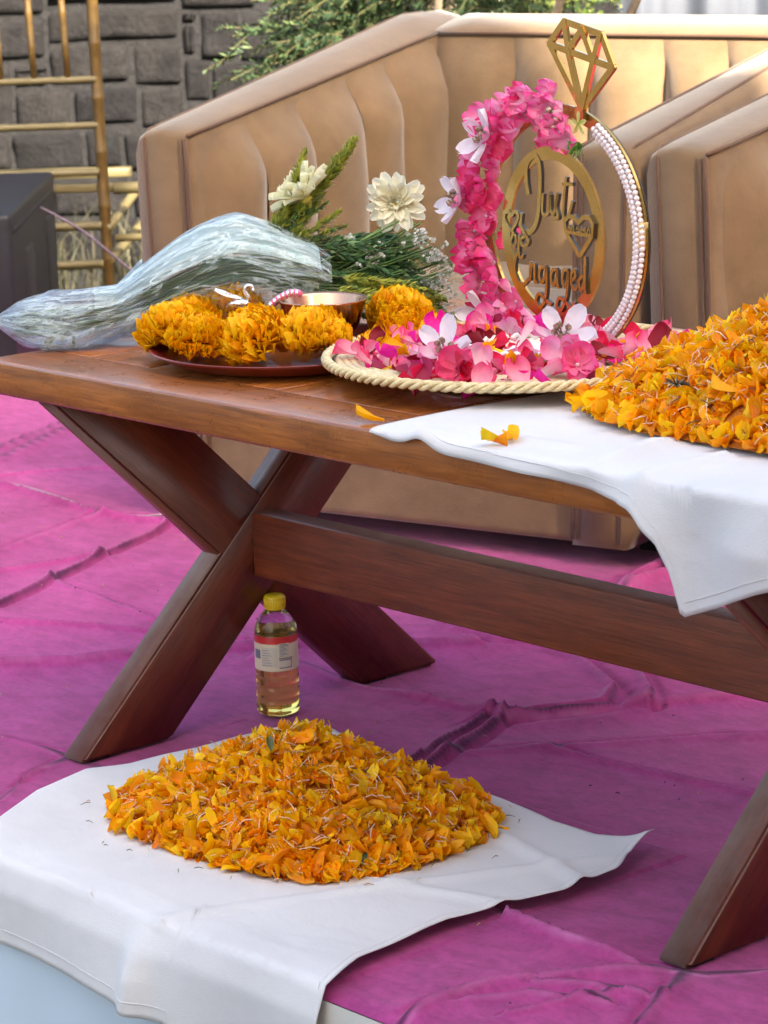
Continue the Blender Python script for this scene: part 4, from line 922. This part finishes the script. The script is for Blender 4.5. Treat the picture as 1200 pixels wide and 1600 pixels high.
# plaque
PY0, PY1 = -.024, -.020
PCX, PCZ = .0155, .1500
mb = MB(); V, F = ribbon([ell(PCX, PCZ, .0905, .0965, R(a), R(-8)) for a in range(0, 360, 4)], .0155, PY0, PY1, True); mb.add(V, F)
V, F = ribbon([(.030, .056), (.031, .04), (.032, .022), (.032, .012)], .030, PY0 + .0003, PY1 + .0003); mb.add(V, F); plq = mb.build('plaque_frame', M['gold'], rg, False)
ST = {'J': [(-0.0281, 0.6941), (-0.0318, 0.7103), (-0.0313, 0.7267), (-0.0228, 0.738), (-0.0113, 0.7404), (-0.0047, 0.7254), (-0.0064, 0.6926), (-0.0125, 0.6642), (-0.0252, 0.6502), (-0.0376, 0.6501), (-0.0448, 0.658), (-0.0433, 0.6714)],
 'u': [(0.0009, 0.6982), (-0.001, 0.6768), (0.0043, 0.6726), (0.0125, 0.6795), (0.0146, 0.6992), (0.0152, 0.6797), (0.0215, 0.675)], 's': [(0.0215, 0.675), (0.0306, 0.7005), (0.0257, 0.6855), (0.0300, 0.6727), (0.0227, 0.6692)],
 't': [(0.0465, 0.7211), (0.042, 0.6966), (0.0402, 0.6753), (0.0459, 0.6718), (0.0513, 0.6779), (0.058, 0.6938)], 'tb': [(0.0389, 0.7122), (0.0595, 0.7134)],
 'h1': [(-0.0626, 0.6473), (-0.0753, 0.6603), (-0.0745, 0.6684), (-0.0666, 0.6708), (-0.0618, 0.6662), (-0.056, 0.6717), (-0.0486, 0.6696), (-0.0497, 0.6618), (-0.0626, 0.6473)], 's1': [(-0.057, 0.6478), (-0.0638, 0.6347), (-0.0584, 0.6302), (-0.0527, 0.6357), (-0.0543, 0.6455)],
 's2': [(-0.0437, 0.6565), (-0.0336, 0.6458), (-0.0277, 0.6397), (-0.0325, 0.6334), (-0.0408, 0.6335), (-0.0426, 0.64), (-0.0336, 0.645)], 's3': [(-0.046, 0.6446), (-0.0475, 0.6229), (-0.0426, 0.6175), (-0.0383, 0.6229)],
 'E': [(-.0440, .6217), (-0.0508, 0.6217), (-0.0563, 0.6053), (-0.0517, 0.5907), (-0.0402, 0.5855), (-0.0289, 0.5939)], 'n': [(-0.024, 0.6152), (-0.0254, 0.5918), (-0.0222, 0.6087), (-0.0164, 0.6118), (-0.0158, 0.5928), (-0.0117, 0.5924)],
 'g': [(0.0065, 0.6116), (-0.0031, 0.6098), (-0.0069, 0.6003), (-0.0022, 0.5922), (0.0049, 0.6016), (0.007, 0.6117), (0.0073, 0.5902), (0.0027, 0.5699), (-0.0078, 0.5625), (-0.0137, 0.5697), (-0.0074, 0.5787), (0.0055, 0.5718), (0.0162, 0.5677)],
 'a': [(0.028, 0.6105), (0.0199, 0.6097), (0.0162, 0.5994), (0.0211, 0.5914), (0.0272, 0.6006), (0.0285, 0.6106), (0.0292, 0.5926), (0.0329, 0.5913)],
 'g2': [(0.0493, 0.6119), (0.0427, 0.612), (0.0385, 0.6018), (0.0436, 0.5921), (0.0486, 0.6028), (0.0499, 0.6111), (0.0466, 0.5829), (0.0349, 0.5632), (0.027, 0.5676), (0.0326, 0.5781), (0.0458, 0.573), (0.0568, 0.5674), (0.0605, 0.5763)],
 'e': [(0.056, 0.6003), (0.0635, 0.606), (0.0621, 0.614), (0.0572, 0.6094), (0.0559, 0.597), (0.0626, 0.5912), (0.0675, 0.5966)], 'd': [(0.0788, 0.6089), (0.0708, 0.6019), (0.0742, 0.5913), (0.0802, 0.6012), (0.0832, 0.6194), (0.0826, 0.6315)], 'd2': [(.0822, .6212), (0.0822, 0.6112), (0.0818, 0.5917), (.0850, .590)],
 'h2': [(0.0735, 0.6311), (0.0477, 0.6573), (0.0453, 0.6693), (0.0534, 0.6762), (0.0639, 0.6755), (0.0716, 0.6697), (0.0809, 0.6769), (0.0913, 0.6778), (0.0982, 0.6707), (0.0961, 0.6558), (0.0735, 0.6311)], 'hb': [(0.0477, 0.6573), (0.0969, 0.657)],
 'm': [(0.0525, 0.6583), (0.0542, 0.6649), (0.0583, 0.6599), (0.0624, 0.6668), (0.0636, 0.6588)], 'm2': [(0.0688, 0.6609), (0.07, 0.6647), (0.0728, 0.6628), (0.0754, 0.6599)], 'm3': [(0.078, 0.6593), (0.0789, 0.6655), (0.0824, 0.6613), (0.0851, 0.6656), (0.0858, 0.6592)], 'm4': [(0.0889, 0.659), (0.0924, 0.6662), (0.0943, 0.6592)]}
NAMES = {'J': 'letter', 'h1': 'small_heart', 'h2': 'large_heart'}
def smooth2(p): return [(v.x, v.z) for v in smoothpts([(a, 0, b - .5) for a, b in p], 5)]
for k, (key, p) in enumerate(ST.items()):
    wd = .0066 if key == 'J' else .0058 if key == 'h2' else (.0020 if key[0] == 'm' else .0042)
    pts = smooth2(p) if key not in ('tb', 'hb', 'h2') else [(a, b - .5) for a, b in p]
    y = PY0 - .001 - .00017 * k
    V, F = ribbon(pts, wd, y, y + .0045); o_ = mesh(NAMES.get(key, 'heart_text' if key[0] == 'm' else ('heart_bar' if key == 'hb' else ('scroll' if key in ('s1', 's2', 's3') else 'letter'))), V, F, M['gold'], plq); o_.data.materials.append(M['backing']); o_.data.polygons.foreach_set('material_index', [0 if i % 4 == 0 and i < len(F) - 2 else 1 for i in range(len(F))])
# diamond frame
dm = dict(TL=(.0184, .3975), TR=(.0864, .3853), RT=(.1081, .3485), BT=(.0500, .2980), LF=(-.0105, .3707), a=(.026, .3640), b=(.073, .3540), m=(.0525, .3900))
seg = [('TL', 'TR'), ('TR', 'RT'), ('RT', 'BT'), ('BT', 'LF'), ('LF', 'TL'), ('LF', 'RT'), ('TL', 'a'), ('a', 'm'), ('m', 'b'), ('b', 'TR'), ('a', 'BT'), ('b', 'BT')]
dmo = MB(); V, F = ribbon([(.046, .300), (.044, .285)], .016, -.004, .001); dmo.add(V, F); dmo = dmo.build('diamond_mount', M['gold'], rg, False)
for k, (a, b) in enumerate(seg):
    A_, B_ = Vector(dm[a]), Vector(dm[b]); d = (B_ - A_).normalized() * .0022; y = -.004 - .00015 * k
    V, F = ribbon([tuple(A_ - d), tuple(B_ + d)], .0078, y, y + .0045); mesh('diamond_bar', V, F, M['gold'], dmo)
mb = MB()
for i in range(7):
    a = i * .9; mb.lathe([(r_ * 1.1, z_ * 1.1) for r_, z_ in bs], 7, (.014 + .010 * math.cos(a), -.022 + .003 * (i % 2), .285 + .011 * math.sin(a)))
mb.build('bead_cluster', M['bronze'], rg)
# blossoms down the left arc
FLP = [(-.046, .302), (-.008, .309), (-.0908, .292), (-.124, .272), (-.066, .270), (-.028, .272), (.010, .284), (-.144, .252), (-.105, .260), (.026, .270), (-.152, .224), (-.112, .231), (-.160, .196), (-.126, .196),
       (-.156, .160), (-.134, .150), (-.145, .120), (-.160, .106), (-.116, .104), (-.148, .083), (-.140, .062), (-.104, .080), (-.122, .046), (-.085, .058), (-.066, .037), (-.016, .253), (-.08, .240), (-.100, .180), (-.098, .130), (-.05, .286), (-.12, .212), (-.13, .178), (-.13, .09), (-.10, .032), (-.07, .300), (-.03, .292), (-.108, .278), (-.135, .240), (-.142, .208), (-.146, .180), (-.150, .140), (-.128, .118), (-.138, .098), (-.112, .064), (-.098, .046), (-.09, .270), (.000, .292), (-.125, .160)]
rnd = random.Random(4)
for i, (x, z) in enumerate(FLP):
    out = Vector((x, 0, z - .15)).normalized(); y = rnd.uniform(-.018, .010)
    nr = Vector((out.x * rnd.uniform(.1, .7) + rnd.gauss(0, .25) + .25, -1, out.z * rnd.uniform(.0, .6) + rnd.gauss(0, .25) + .15))
    blossom(rg, (x, y, z), nr, rnd, 0, sc=rnd.uniform(.92, 1.12))
for (x, z, n_) in ((-.100, .258, (-.2, -1, .3)), (-.158, .178, (-.25, -1, .25)), (-.112, .040, (.0, -1, .1))): blossom(rg, (x, -.030, z), n_, rnd, 1, sc=1.25)
b_ = blossom(rg, (.036, -.012, .262), (.2, -1, .1), rnd, 0, sc=.9)
mb = MB()
for i in range(24):
    d = Vector((rnd.gauss(.3, .5), rnd.gauss(-.3, .3), rnd.gauss(-.8, .4))).normalized() * rnd.uniform(.014, .026); wv = d.cross(Vector((0, 1, .2))).normalized() * .0012; c = rnd.choice([(.10, .30, .04), (.18, .42, .05), (.06, .22, .04)])
    mb.add([(0, 0, 0), tuple(d * .5 + wv), tuple(d), tuple(d * .5 - wv)], [(0, 1, 2, 3)], [c] * 4)
o = mb.build('leaf_sprig', M['leaf'], rg, False, True); o.location = (.058, -.016, .262)
V, F = petal_verts(.020, .011, .3, .2, 0, 5, 5); o = mesh('leaf', V, F, M['leaf'], rg, True, petal_tint(5, 5, (.14, .36, .03), (.3, .5, .05)), (.044, -.018, .262)); o.rotation_euler = (-1.6, .1, .1)
for i in range(5):
    V, F = petal_verts(.014, .007, .3, .2, 0, 5, 5); o = mesh('yellow_green_petal', V, F, M['silk'], rg, True, petal_tint(5, 5, (.5, .55, .10), (.75, .75, .35)), (.056, -.014, .282)); o.rotation_euler = (1.3, i * 1.25, 0)
# loose silk blossoms lying in the tray
def free_blossom(loc, n_, kind, label, sc=1.2):
    o = blossom(None, loc, n_, rnd, kind, sc=sc); tag(o, label, 'silk flower'); return o
free_blossom((.492, .172, .546), (.4, -.5, .8), 1, 'white silk orchid with bead centre at the left of the tray, among dark petals', 1.35)
free_blossom((.588, .262, .562), (.5, -.6, .7), 1, 'white silk orchid with bead centre below the gold plaque', 1.4)
free_blossom((.628, .225, .548), (.5, -.8, .4), 0, 'hot pink silk blossom in the tray just below the white orchid', 1.25)
free_blossom((.655, .215, .545), (.7, -.6, .4), 0, 'pink and white silk blossom touching the petal heap at the tray edge', 1.1)
free_blossom((.555, .135, .540), (.5, -.8, .4), 0, 'pink silk blossom standing up at the front middle of the tray', 1.2)
free_blossom((.37, .36, .540), (.5, -.7, .6), 0, 'pink silk blossom in the tray at the foot of the blossom arc', 1.1)
free_blossom((.43, .34, .532), (.5, -.7, .6), 0, 'pink silk blossom at the base of the gold plaque', 1.1)

# ------------------------------------------------------------------ red plate with marigold heads, copper bowl, swan
PC = Vector((.178, .205, .5))
mb = MB(); pr_ = .165
mb.lathe([(.001, .002), (pr_ * .78, .002), (pr_ * .86, .006), (pr_ * .97, .016), (pr_, .019), (pr_ * 1.0, .0205), (pr_ * .965, .0195), (pr_ * .85, .010), (pr_ * .78, .006), (.001, .006)], 72)
o = mb.build('red_plate', M['redplate'], None, True, False, PC); tag(o, 'dark red round metal plate under the ring of marigold heads', 'plate')
def marigold_me(seed):
    rnd = random.Random(seed); mb = MB(); V0, F0 = petal_verts(.0155, .0150, .30, .30, .06, 5, 6, seed, .4, .20)
    N = 300
    for i in range(N):
        t = (i + .5) / N; phi = i * 2.39996; el = math.radians(-32 + 120 * t ** .8) ; 
        d = Vector((math.cos(phi) * math.cos(el), math.sin(phi) * math.cos(el), math.sin(el) * .86)); r0_ = .010 + .006 * (1 - t)
        z = d; y = d.cross(Vector((0, 0, 1)));
        if y.length < .05: y = Vector((1, 0, 0))
        y.normalize(); upv = y.cross(d).normalized()
        # petal axis (local y) points outward; local z faces up
        m3 = Matrix((y, (d + Vector((rnd.gauss(0, .16), rnd.gauss(0, .16), rnd.gauss(0, .16)))).normalized(), upv)).transposed(); tw = Matrix.Rotation(rnd.gauss(0, .35), 3, d)
        s_ = rnd.uniform(.85, 1.12) * (1.12 - .25 * t); base = d * r0_
        b0, t0 = rnd.choice([OR[0], OR[1], OR[1], OR[2]]); g = rnd.uniform(.96, 1.08)
        mb.add([base + tw @ m3 @ Vector(v) * s_ for v in V0], F0, petal_tint(5, 6, tuple(c * g * .85 for c in b0), tuple(c * g for c in t0)))
    mb.lathe([(.001, -.012), (.008, -.010), (.014, 0), (.018, .012), (.001, .018)], 12, (0, 0, 0), (.55, .16, .01))
    me = bpy.data.meshes.new('marigold'); me.from_pydata([tuple(v) for v in mb.V], [], mb.F); me.polygons.foreach_set('use_smooth', [True] * len(me.polygons))
    a = me.color_attributes.new('tint', 'FLOAT_COLOR', 'POINT'); tt = np.ones((len(mb.V), 4), np.float32); tt[:, :3] = mb.T; a.data.foreach_set('color', tt.ravel()); me.materials.append(M['petal']); return me
MG = [marigold_me(s) for s in (1, 2, 3, 4)]
heads = [((.072, .112, 0.538), 1.10, 'leftmost marigold head on the red plate'), ((.136, .106, 0.535), 1.05, 'marigold head second from the left along the front of the red plate'), ((.190, .146, 0.538), 1.15, 'large marigold head at the front centre of the red plate'),
         ((.238, .196, 0.538), 1.12, 'marigold head at the front of the red plate nearest the woven tray'), ((.262, .200, 0.535), .85, 'marigold head leaning on the front of the copper bowl'), ((.022, .185, 0.535), 1.05, 'marigold head at the far left rim of the red plate'),
         ((.018, .262, 0.538), 1.05, 'marigold head behind the silver swan toward the bouquet'), ((.085, .300, 0.530), .85, 'small marigold head between the swan and the copper bowl rim'), ((.232, .345, 0.542), 1.15, 'tall marigold head behind and right of the copper bowl'),
         ((.272, .318, 0.532), 1.05, 'marigold head right of the copper bowl, touching the rose tray'), ((.305, .335, 0.520), .9, 'rightmost marigold head beside the woven tray'), ((.285, .255, 0.520), .7, 'low marigold head tucked between copper bowl and woven tray'), ((.090, .175, 0.520), .8, 'low marigold head under the tail of the silver swan')]
for i, (p, s_, lab) in enumerate(heads):
    o = bpy.data.objects.new('marigold_flower', MG[i % 4]); o.location = p; s_ *= 1.16; o.scale = (s_,) * 3; o.rotation_euler = (rnd.gauss(0, .25) + .25, rnd.gauss(0, .25) + .15, rnd.uniform(0, 6)); link(o)
    tag(o, 'orange ' + lab, 'marigold', 'marigold heads on the red plate')
bw = empty('copper_bowl', (.198, .250, .513), 0, 'small shiny copper bowl standing among the marigold heads', 'bowl')
mb = MB(); mb.lathe([(.001, .001), (.024, .001), (.030, .006), (.044, .028), (.0525, .056), (.0545, .058), (.0535, .0590), (.0515, .056), (.042, .029), (.028, .009), (.001, .006)], 48); mb.build('bowl_body', M['copper'], bw)
sw = empty('swan_figurine', (.113, .191, .562), R(35), 'tiny silver swan figurine with a curved neck on the red plate', 'figurine')
mb = MB(); mb.tube([(-.014, 0, .000), (-.008, 0, .002), (0, 0, .003), (.008, 0, .002), (.012, 0, .004)], [.002, .0065, .0085, .0065, .003], 10, sq=.8); mb.build('body', M['silver'], sw)
mb = MB(); mb.tube(smoothpts([(.009, 0, .003), (.011, 0, .010), (.007, 0, .017), (.009, 0, .0235), (.014, 0, .0245), (.0165, 0, .021)], 4), [.0026] * 21, 7); 
mb.tube([(.0165, 0, .021), (.0175, 0, .018), (.0182, 0, .015)], [.0026, .0014, .0004], 6); mb.build('neck', M['silver'], sw)
for s_ in (-1, 1):
    V, F = petal_verts(.034, .012, .4, .15, 0, 7, 5); o = mesh('wing', V, F, M['silver'], sw, True); o.location = (.002, s_ * .004, .008); o.rotation_euler = (.15, s_ * .3, R(90) + s_ * .18); o.modifiers.new('t', 'SOLIDIFY').thickness = .0012
mb = MB(); mb.tube([(0, 0, -.004), (0, 0, -.028)], [.0035, .006], 8); mb.build('stand', M['copper'], sw)
cg = empty('bead_bangle', (.140, .222, .566), 0, 'pink and silver twisted bead string between the swan and the copper bowl', 'bangle')
mb = MB(); mb2 = MB()
for i in range(14):
    t = i / 13; c = (.0 + .020 * t + .004 * t, -.004 + .024 * t, -.004 + .014 * math.sin(t * 1.9)); (mb if i % 2 else mb2).lathe([(a * 1.0, b * 1.1) for a, b in bs], 8, c)
m = NM('pink_bead'); m.set(base=(.70, .10, .25), rough=.2, coat=.5); mb.build('pink_beads', m.m, cg); mb2.build('silver_beads', M['silver'], cg)

# ------------------------------------------------------------------ bouquet in wrapping film
bq = empty('bouquet', (-.02, .28, .5), 0, 'wrapped bouquet with white gerberas and greenery lying across the table', 'bouquet')
BO = Vector((-.02, .28, .5))
# (px-derived) axis of the wrapping: point, half height, half width
AX = [((-.172, .030, .536), .003, .010), ((-.162, .041, .534), .015, .024), ((-.148, .058, .531), .028, .038), ((-.128, .083, .530), .038, .048), ((-.109, .107, .530), .040, .048), ((-.094, .127, .536), .035, .040), ((-.076, .150, .543), .031, .036),
      ((-.056, .175, .557), .041, .044), ((-.034, .204, .572), .051, .052), ((-.009, .237, .585), .061, .060), ((.016, .268, .590), .066, .066), ((.040, .300, .585), .061, .068), ((.062, .329, .578), .051, .066), ((.078, .350, .572), .043, .060), ((.088, .362, .567), .038, .056)]
def wrap(scale, seed, a0, a1, i0=0, i1=None, nv=72, rough=1.0):
    A_ = AX[i0:i1]; C_ = smoothpts([a[0] for a in A_], 6); n = len(C_)
    hh = np.interp(np.linspace(0, len(A_) - 1, n), range(len(A_)), [a[1] for a in A_]); ww = np.interp(np.linspace(0, len(A_) - 1, n), range(len(A_)), [a[2] for a in A_])
    V = []; UV = []
    for i, c in enumerate(C_):
        d = (C_[min(i + 1, n - 1)] - C_[max(i - 1, 0)]); d.z = 0; d.normalize(); sx = Vector((d.y, -d.x, 0))
        for j in range(nv + 1):
            th = a0 + (a1 - a0) * j / nv
            cr = 1 + rough * (.12 * (float(vnoise(th * 2.3 + 10, i * .10, seed)) - .5) + .07 * (float(vnoise(th * 6 + 10, i * .12, seed + 1)) - .5) + .035 * (abs(math.sin(th * 8 + i * .05 + seed))))
            p = c + sx * (math.cos(th) * ww[i] * scale * cr) + Vector((0, 0, math.sin(th) * hh[i] * scale * cr))
            p.z = max(p.z, .5025 + .002 * float(vnoise(i * .3, th * 3, seed))); V.append(p - BO); UV.append((i / 60, (th + 4) / 6.28, seed * .37))
    wrap.uv = UV
    F = [(i * (nv + 1) + j, (i + 1) * (nv + 1) + j, (i + 1) * (nv + 1) + j + 1, i * (nv + 1) + j + 1) for i in range(n - 1) for j in range(nv)]
    return V, F
V, F = wrap(1.03, 3, -math.pi, math.pi); mesh('film_wrap', V, F, M['film'], bq, True, wrap.uv)
V, F = wrap(.96, 9, -math.pi, math.pi, 0, 8, rough=3.0); mesh('film_wrap', V, F, M['film'], bq, True, wrap.uv)
V, F = wrap(.94, 5, .45, 3.0, 5, 14, rough=1.6); mesh('tissue_wrap', V, F, M['tissue'], bq, True, wrap.uv)
V, F = wrap(.72, 6, -.5, 3.4, 1, 6, rough=3.0); mesh('tissue_wrap', V, F, M['film'], bq, True, wrap.uv)
mb = MB(); rs = random.Random(9); axp = [Vector(a[0]) for a in AX]
for i in range(60):
    off = Vector((rs.uniform(-.02, .02), rs.uniform(-.02, .02), rs.uniform(-.020, .018))); k1 = rs.uniform(.3, 1.1)
    end = Vector((.15, .44, .59)) + Vector((rs.uniform(-.04, .03), rs.uniform(-.03, .03), rs.uniform(-.05, .04)))
    pts = smoothpts([axp[2] + off * .8, axp[6] + off * .6, axp[10] + off * k1, axp[13] + off * (k1 + .5), end + off], 4); pts = [Vector((p.x, p.y, max(p.z, .506))) - BO for p in pts]
    mb.tube(pts, .0013, 4, rs.choice([(.14, .26, .07), (.22, .36, .11), (.09, .18, .05)]), cap=False)
tag(mb.build('stems', M['leaf'], bq, True, True), kind='stuff')
mb = MB()
for i in range(26):   # leaves folded up inside the tail of the wrapping
    a = axp[3].lerp(axp[4], rs.random()) + Vector((rs.uniform(-.018, .018), rs.uniform(-.018, .018), rs.uniform(-.018, .008))); V, F = petal_verts(rs.uniform(.016, .026), .011, .3, .3, 0, 5, 5); m3 = rotm(rs, (rs.gauss(0, 1), rs.gauss(0, 1), .6), .5)
    c = rs.choice([(.34, .46, .26), (.55, .55, .40), (.28, .38, .20), (.62, .56, .46)]); mb.add([a - BO + m3 @ Vector(v) for v in V], F, c)
tag(mb.build('folded_leaves', M['leaf'], bq, True, True), kind='stuff')
YG = [(.40, .40, .05), (.32, .36, .05), (.48, .46, .09), (.22, .28, .05)]; DK = [(.07, .16, .05), (.10, .22, .08), (.17, .30, .12), (.05, .11, .045), (.22, .33, .14)]
def sprig(name, base, d, L, droop, cols, leaf, wid, n=30, side=.9, seed=0, reps=1, per=4):
    mb = MB(); r2 = random.Random(seed)
    frond(mb, Vector(base) - BO, d, L, droop, r2, cols, leaf, wid, n, side, per)
    if reps > 1: 
        for k in range(reps - 1): frond(mb, Vector(base) - BO, Vector(d) + Vector((r2.gauss(0, .05),) * 3), L, droop, r2, cols, leaf, wid, n, side)
    mb.V = [(v[0], v[1], max(v[2], .003)) for v in mb.V]
    return tag(mb.build(name, M['leaf'], bq, False, True), kind='stuff')
VR = Vector((.674, .739, 0))   # across the bouquet
VR = Vector((.674, .739, 0))
def V3(a, b): return (Vector(b) - Vector(a))
yel = [((.020, .314, .610), V3((.020, .314, .610), (.050, .345, .700)), .10, .05), ((.008, .301, .595), V3((.008, .301, .595), (.030, .325, .665)), .09, .1), ((.045, .340, .650), V3((.045, .340, .650), (.097, .398, .744)), .125, -.15), ((.030, .325, .630), V3((.03, .325, .63), (.070, .368, .715)), .11, 0), ((.030, .32, .60), V3((.03, .32, .60), (.075, .37, .67)), .10, .2),
       ((0.132, 0.335, 0.582), (.74, .60, -.20), .13, .20), ((0.138, 0.320, 0.570), (.76, .58, -.26), .14, .15), ((0.150, 0.320, 0.560), (.76, .55, -.22), .15, .10), ((0.160, 0.342, 0.564), (.76, .56, -.26), .13, .15), ((0.125, 0.320, 0.559), (.76, .58, -.16), .13, .10), ((.05, .32, .575), (.7, .7, -.1), .12, .1)]
for i, (b, d, L, dr) in enumerate(yel): sprig('yellow_fern_sprig', b, d, L, dr, YG, .017, .0019, 60, 1.3, 30 + i, 2, 9)
for i in range(64):
    t = rs.random(); b = Vector((.06, .345, .585)) + VR * .06 * t + Vector((rs.uniform(-.02, .02), rs.uniform(-.02, .02), rs.uniform(-.03, .035)))
    sprig('green_sprig', b, VR + Vector((0, 0, rs.uniform(-.35, .40))) + Vector((rs.gauss(0, .2), rs.gauss(0, .2), 0)), rs.uniform(.07, .13), rs.uniform(.1, .9), DK, .018, .0022, 24, 1.6, 60 + i)
for i in range(10):
    b = Vector((.01, .30, .60)) + VR * rs.uniform(0, .05) + Vector((0, 0, rs.uniform(-.02, .03))); sprig('green_sprig', b, VR * .8 + Vector((0, 0, rs.uniform(.2, .8))), .08, .3, DK[1:3] + YG[:2], .014, .0018, 24, 1.3, 190 + i)
# gypsophila clusters
def gyp(c, n, spread, seed):
    mb = MB(); r2 = random.Random(seed)
    for i in range(n):
        p = Vector(c) - BO + Vector((r2.gauss(0, spread), r2.gauss(0, spread), r2.gauss(0, spread * .8)))
        p.z = max(p.z, .008)
        for k in range(5):
            d = Vector((r2.gauss(0, 1), r2.gauss(0, 1), r2.gauss(.3, 1))).normalized() * .0036; wv = d.orthogonal().normalized() * .0022
            c_ = r2.choice([(.72, .72, .66), (.60, .64, .56), (.78, .76, .70)]); mb.add([p, p + d * .6 + wv, p + d * 1.2, p + d * .6 - wv], [(0, 1, 2, 3)], [c_] * 4)
        mb.tube([p, p - VR * .02 - Vector((0, 0, .008))], .0005, 3, (.2, .3, .12), cap=False)
    return tag(mb.build('white_filler_flowers', M['leaf'], bq, False, True), kind='stuff')
for i, (c, n, sp_) in enumerate([((.128, .400, .600), 34, .009), ((.168, .440, .620), 34, .010), ((.182, .455, .600), 30, .010), ((.182, .452, .560), 36, .011), ((.190, .462, .535), 30, .009), ((.196, .470, .580), 14, .006), ((.135, .430, .668), 10, .005), ((.10, .39, .62), 10, .005)]): gyp(c, n, sp_, 200 + i)
# gerberas
def gerbera(c, nrm, size, seed, col=((.84, .80, .52), (.90, .89, .80)), n=26, cup=.45):
    r2 = random.Random(seed); q = Vector(nrm).normalized().to_track_quat('Z', 'Y')
    mb = MB(); mb.lathe([(.0001, .004), (.004, .005), (.008, .003), (.009, 0), (.004, -.006), (.001, -.012)], 14)
    m_ = M['goldgreen'] ; o = mb.build('gerbera_head', m_, bq); o.location = Vector(c) - BO; o.rotation_mode = 'QUATERNION'; o.rotation_quaternion = q
    for ring, (k, l_, tl) in enumerate(((n, 1.0, cup), (int(n * .7), .80, cup + .35), (12, .42, cup + .65))):
        V, F = petal_verts(size * l_, size * .42 * (1 if ring < 2 else .6), .25, -.18, .08, 7, 5, ring, .35, .06); me = bpy.data.meshes.new('petal'); me.from_pydata(V, [], F); me.polygons.foreach_set('use_smooth', [True] * len(me.polygons))
        a = me.color_attributes.new('tint', 'FLOAT_COLOR', 'POINT'); tt = np.ones((len(V), 4), np.float32); tt[:, :3] = petal_tint(7, 5, col[0], col[1]); a.data.foreach_set('color', tt.ravel()); me.materials.append(M['petal'])
        for i in range(k):
            p = bpy.data.objects.new('petal', me); link(p, o); p.rotation_euler = (tl + r2.gauss(0, .14), r2.gauss(0, .1), (i + ring * .5) * 2 * math.pi / k + r2.gauss(0, .08)); s_ = r2.uniform(.86, 1.08); p.scale = (s_,) * 3
    return o
m = NM('gerbera_centre'); m.set(base=(.50, .42, .08), rough=.8); m.bump(m.noise(500), .6, .001); M['goldgreen'] = m.m
gerbera((.134, .434, .664), (.62, -.62, .15), .041, 1, cup=.22, n=18)
gerbera((.058, .352, .672), (-.1, -.45, .75), .046, 2, ((.80, .76, .40), (.86, .85, .66)), 20, .75)
mb = MB(); mb.tube([Vector((.132, .438, .655)) - BO, Vector((.11, .41, .61)) - BO, Vector((.06, .34, .58)) - BO], .0026, 6, (.26, .40, .14)); mb.tube([Vector((.058, .355, .665)) - BO, Vector((.04, .335, .60)) - BO], .0026, 6, (.26, .40, .14)); mb.build('flower_stalks', M['leaf'], bq, True, True)

# ------------------------------------------------------------------ building-shaped blockers added out of view at right; their gap shapes the sun strip
def shade_house(name, cx, cy, w_, d_, h_, rz, label):
    t = empty(name, (cx, cy, -.42), rz, label, 'sun blocker')
    bevelbox('wall', (0, 0, 0), (w_, d_, h_), M['plaster'], t, .02)
    bevelbox('added_shade_roof', (-.2, -.2, h_ + .002), (w_ + .2, d_ + .2, h_ + .25), M['bark'], t, .02)
    for k in range(3):
        for j in range(2): bevelbox('added_shade_window', (-.02, .8 + k * 1.6, 1.0 + j * 2.4), (.004, 1.7 + k * 1.6, 2.3 + j * 2.4), M['curtain'], t, .01)
az = math.atan2(SUN.y, SUN.x)
Apt = Vector((-.357, 1.592, 0)); e_ = Vector((SUN.x, SUN.y, 0)).normalized(); nrm_ = Vector((-e_.y, e_.x, 0))
p1 = Apt + e_ * 6.0 - nrm_ * .15          # the near blocker ends on this line, setting the shadow edge
shade_house('added_shade_house', *(p1 - nrm_ * 6.0).xy, 4, 6.0, 6.5, az, 'near building-shaped block added out of view at right to keep sun off the stage')
p2 = Apt + e_ * 6.0 + nrm_ * .82
shade_house('added_shade_annex', *p2.xy, 4, 8.0, 6.5, az, 'far building-shaped block added out of view at right, closing off the sun strip')
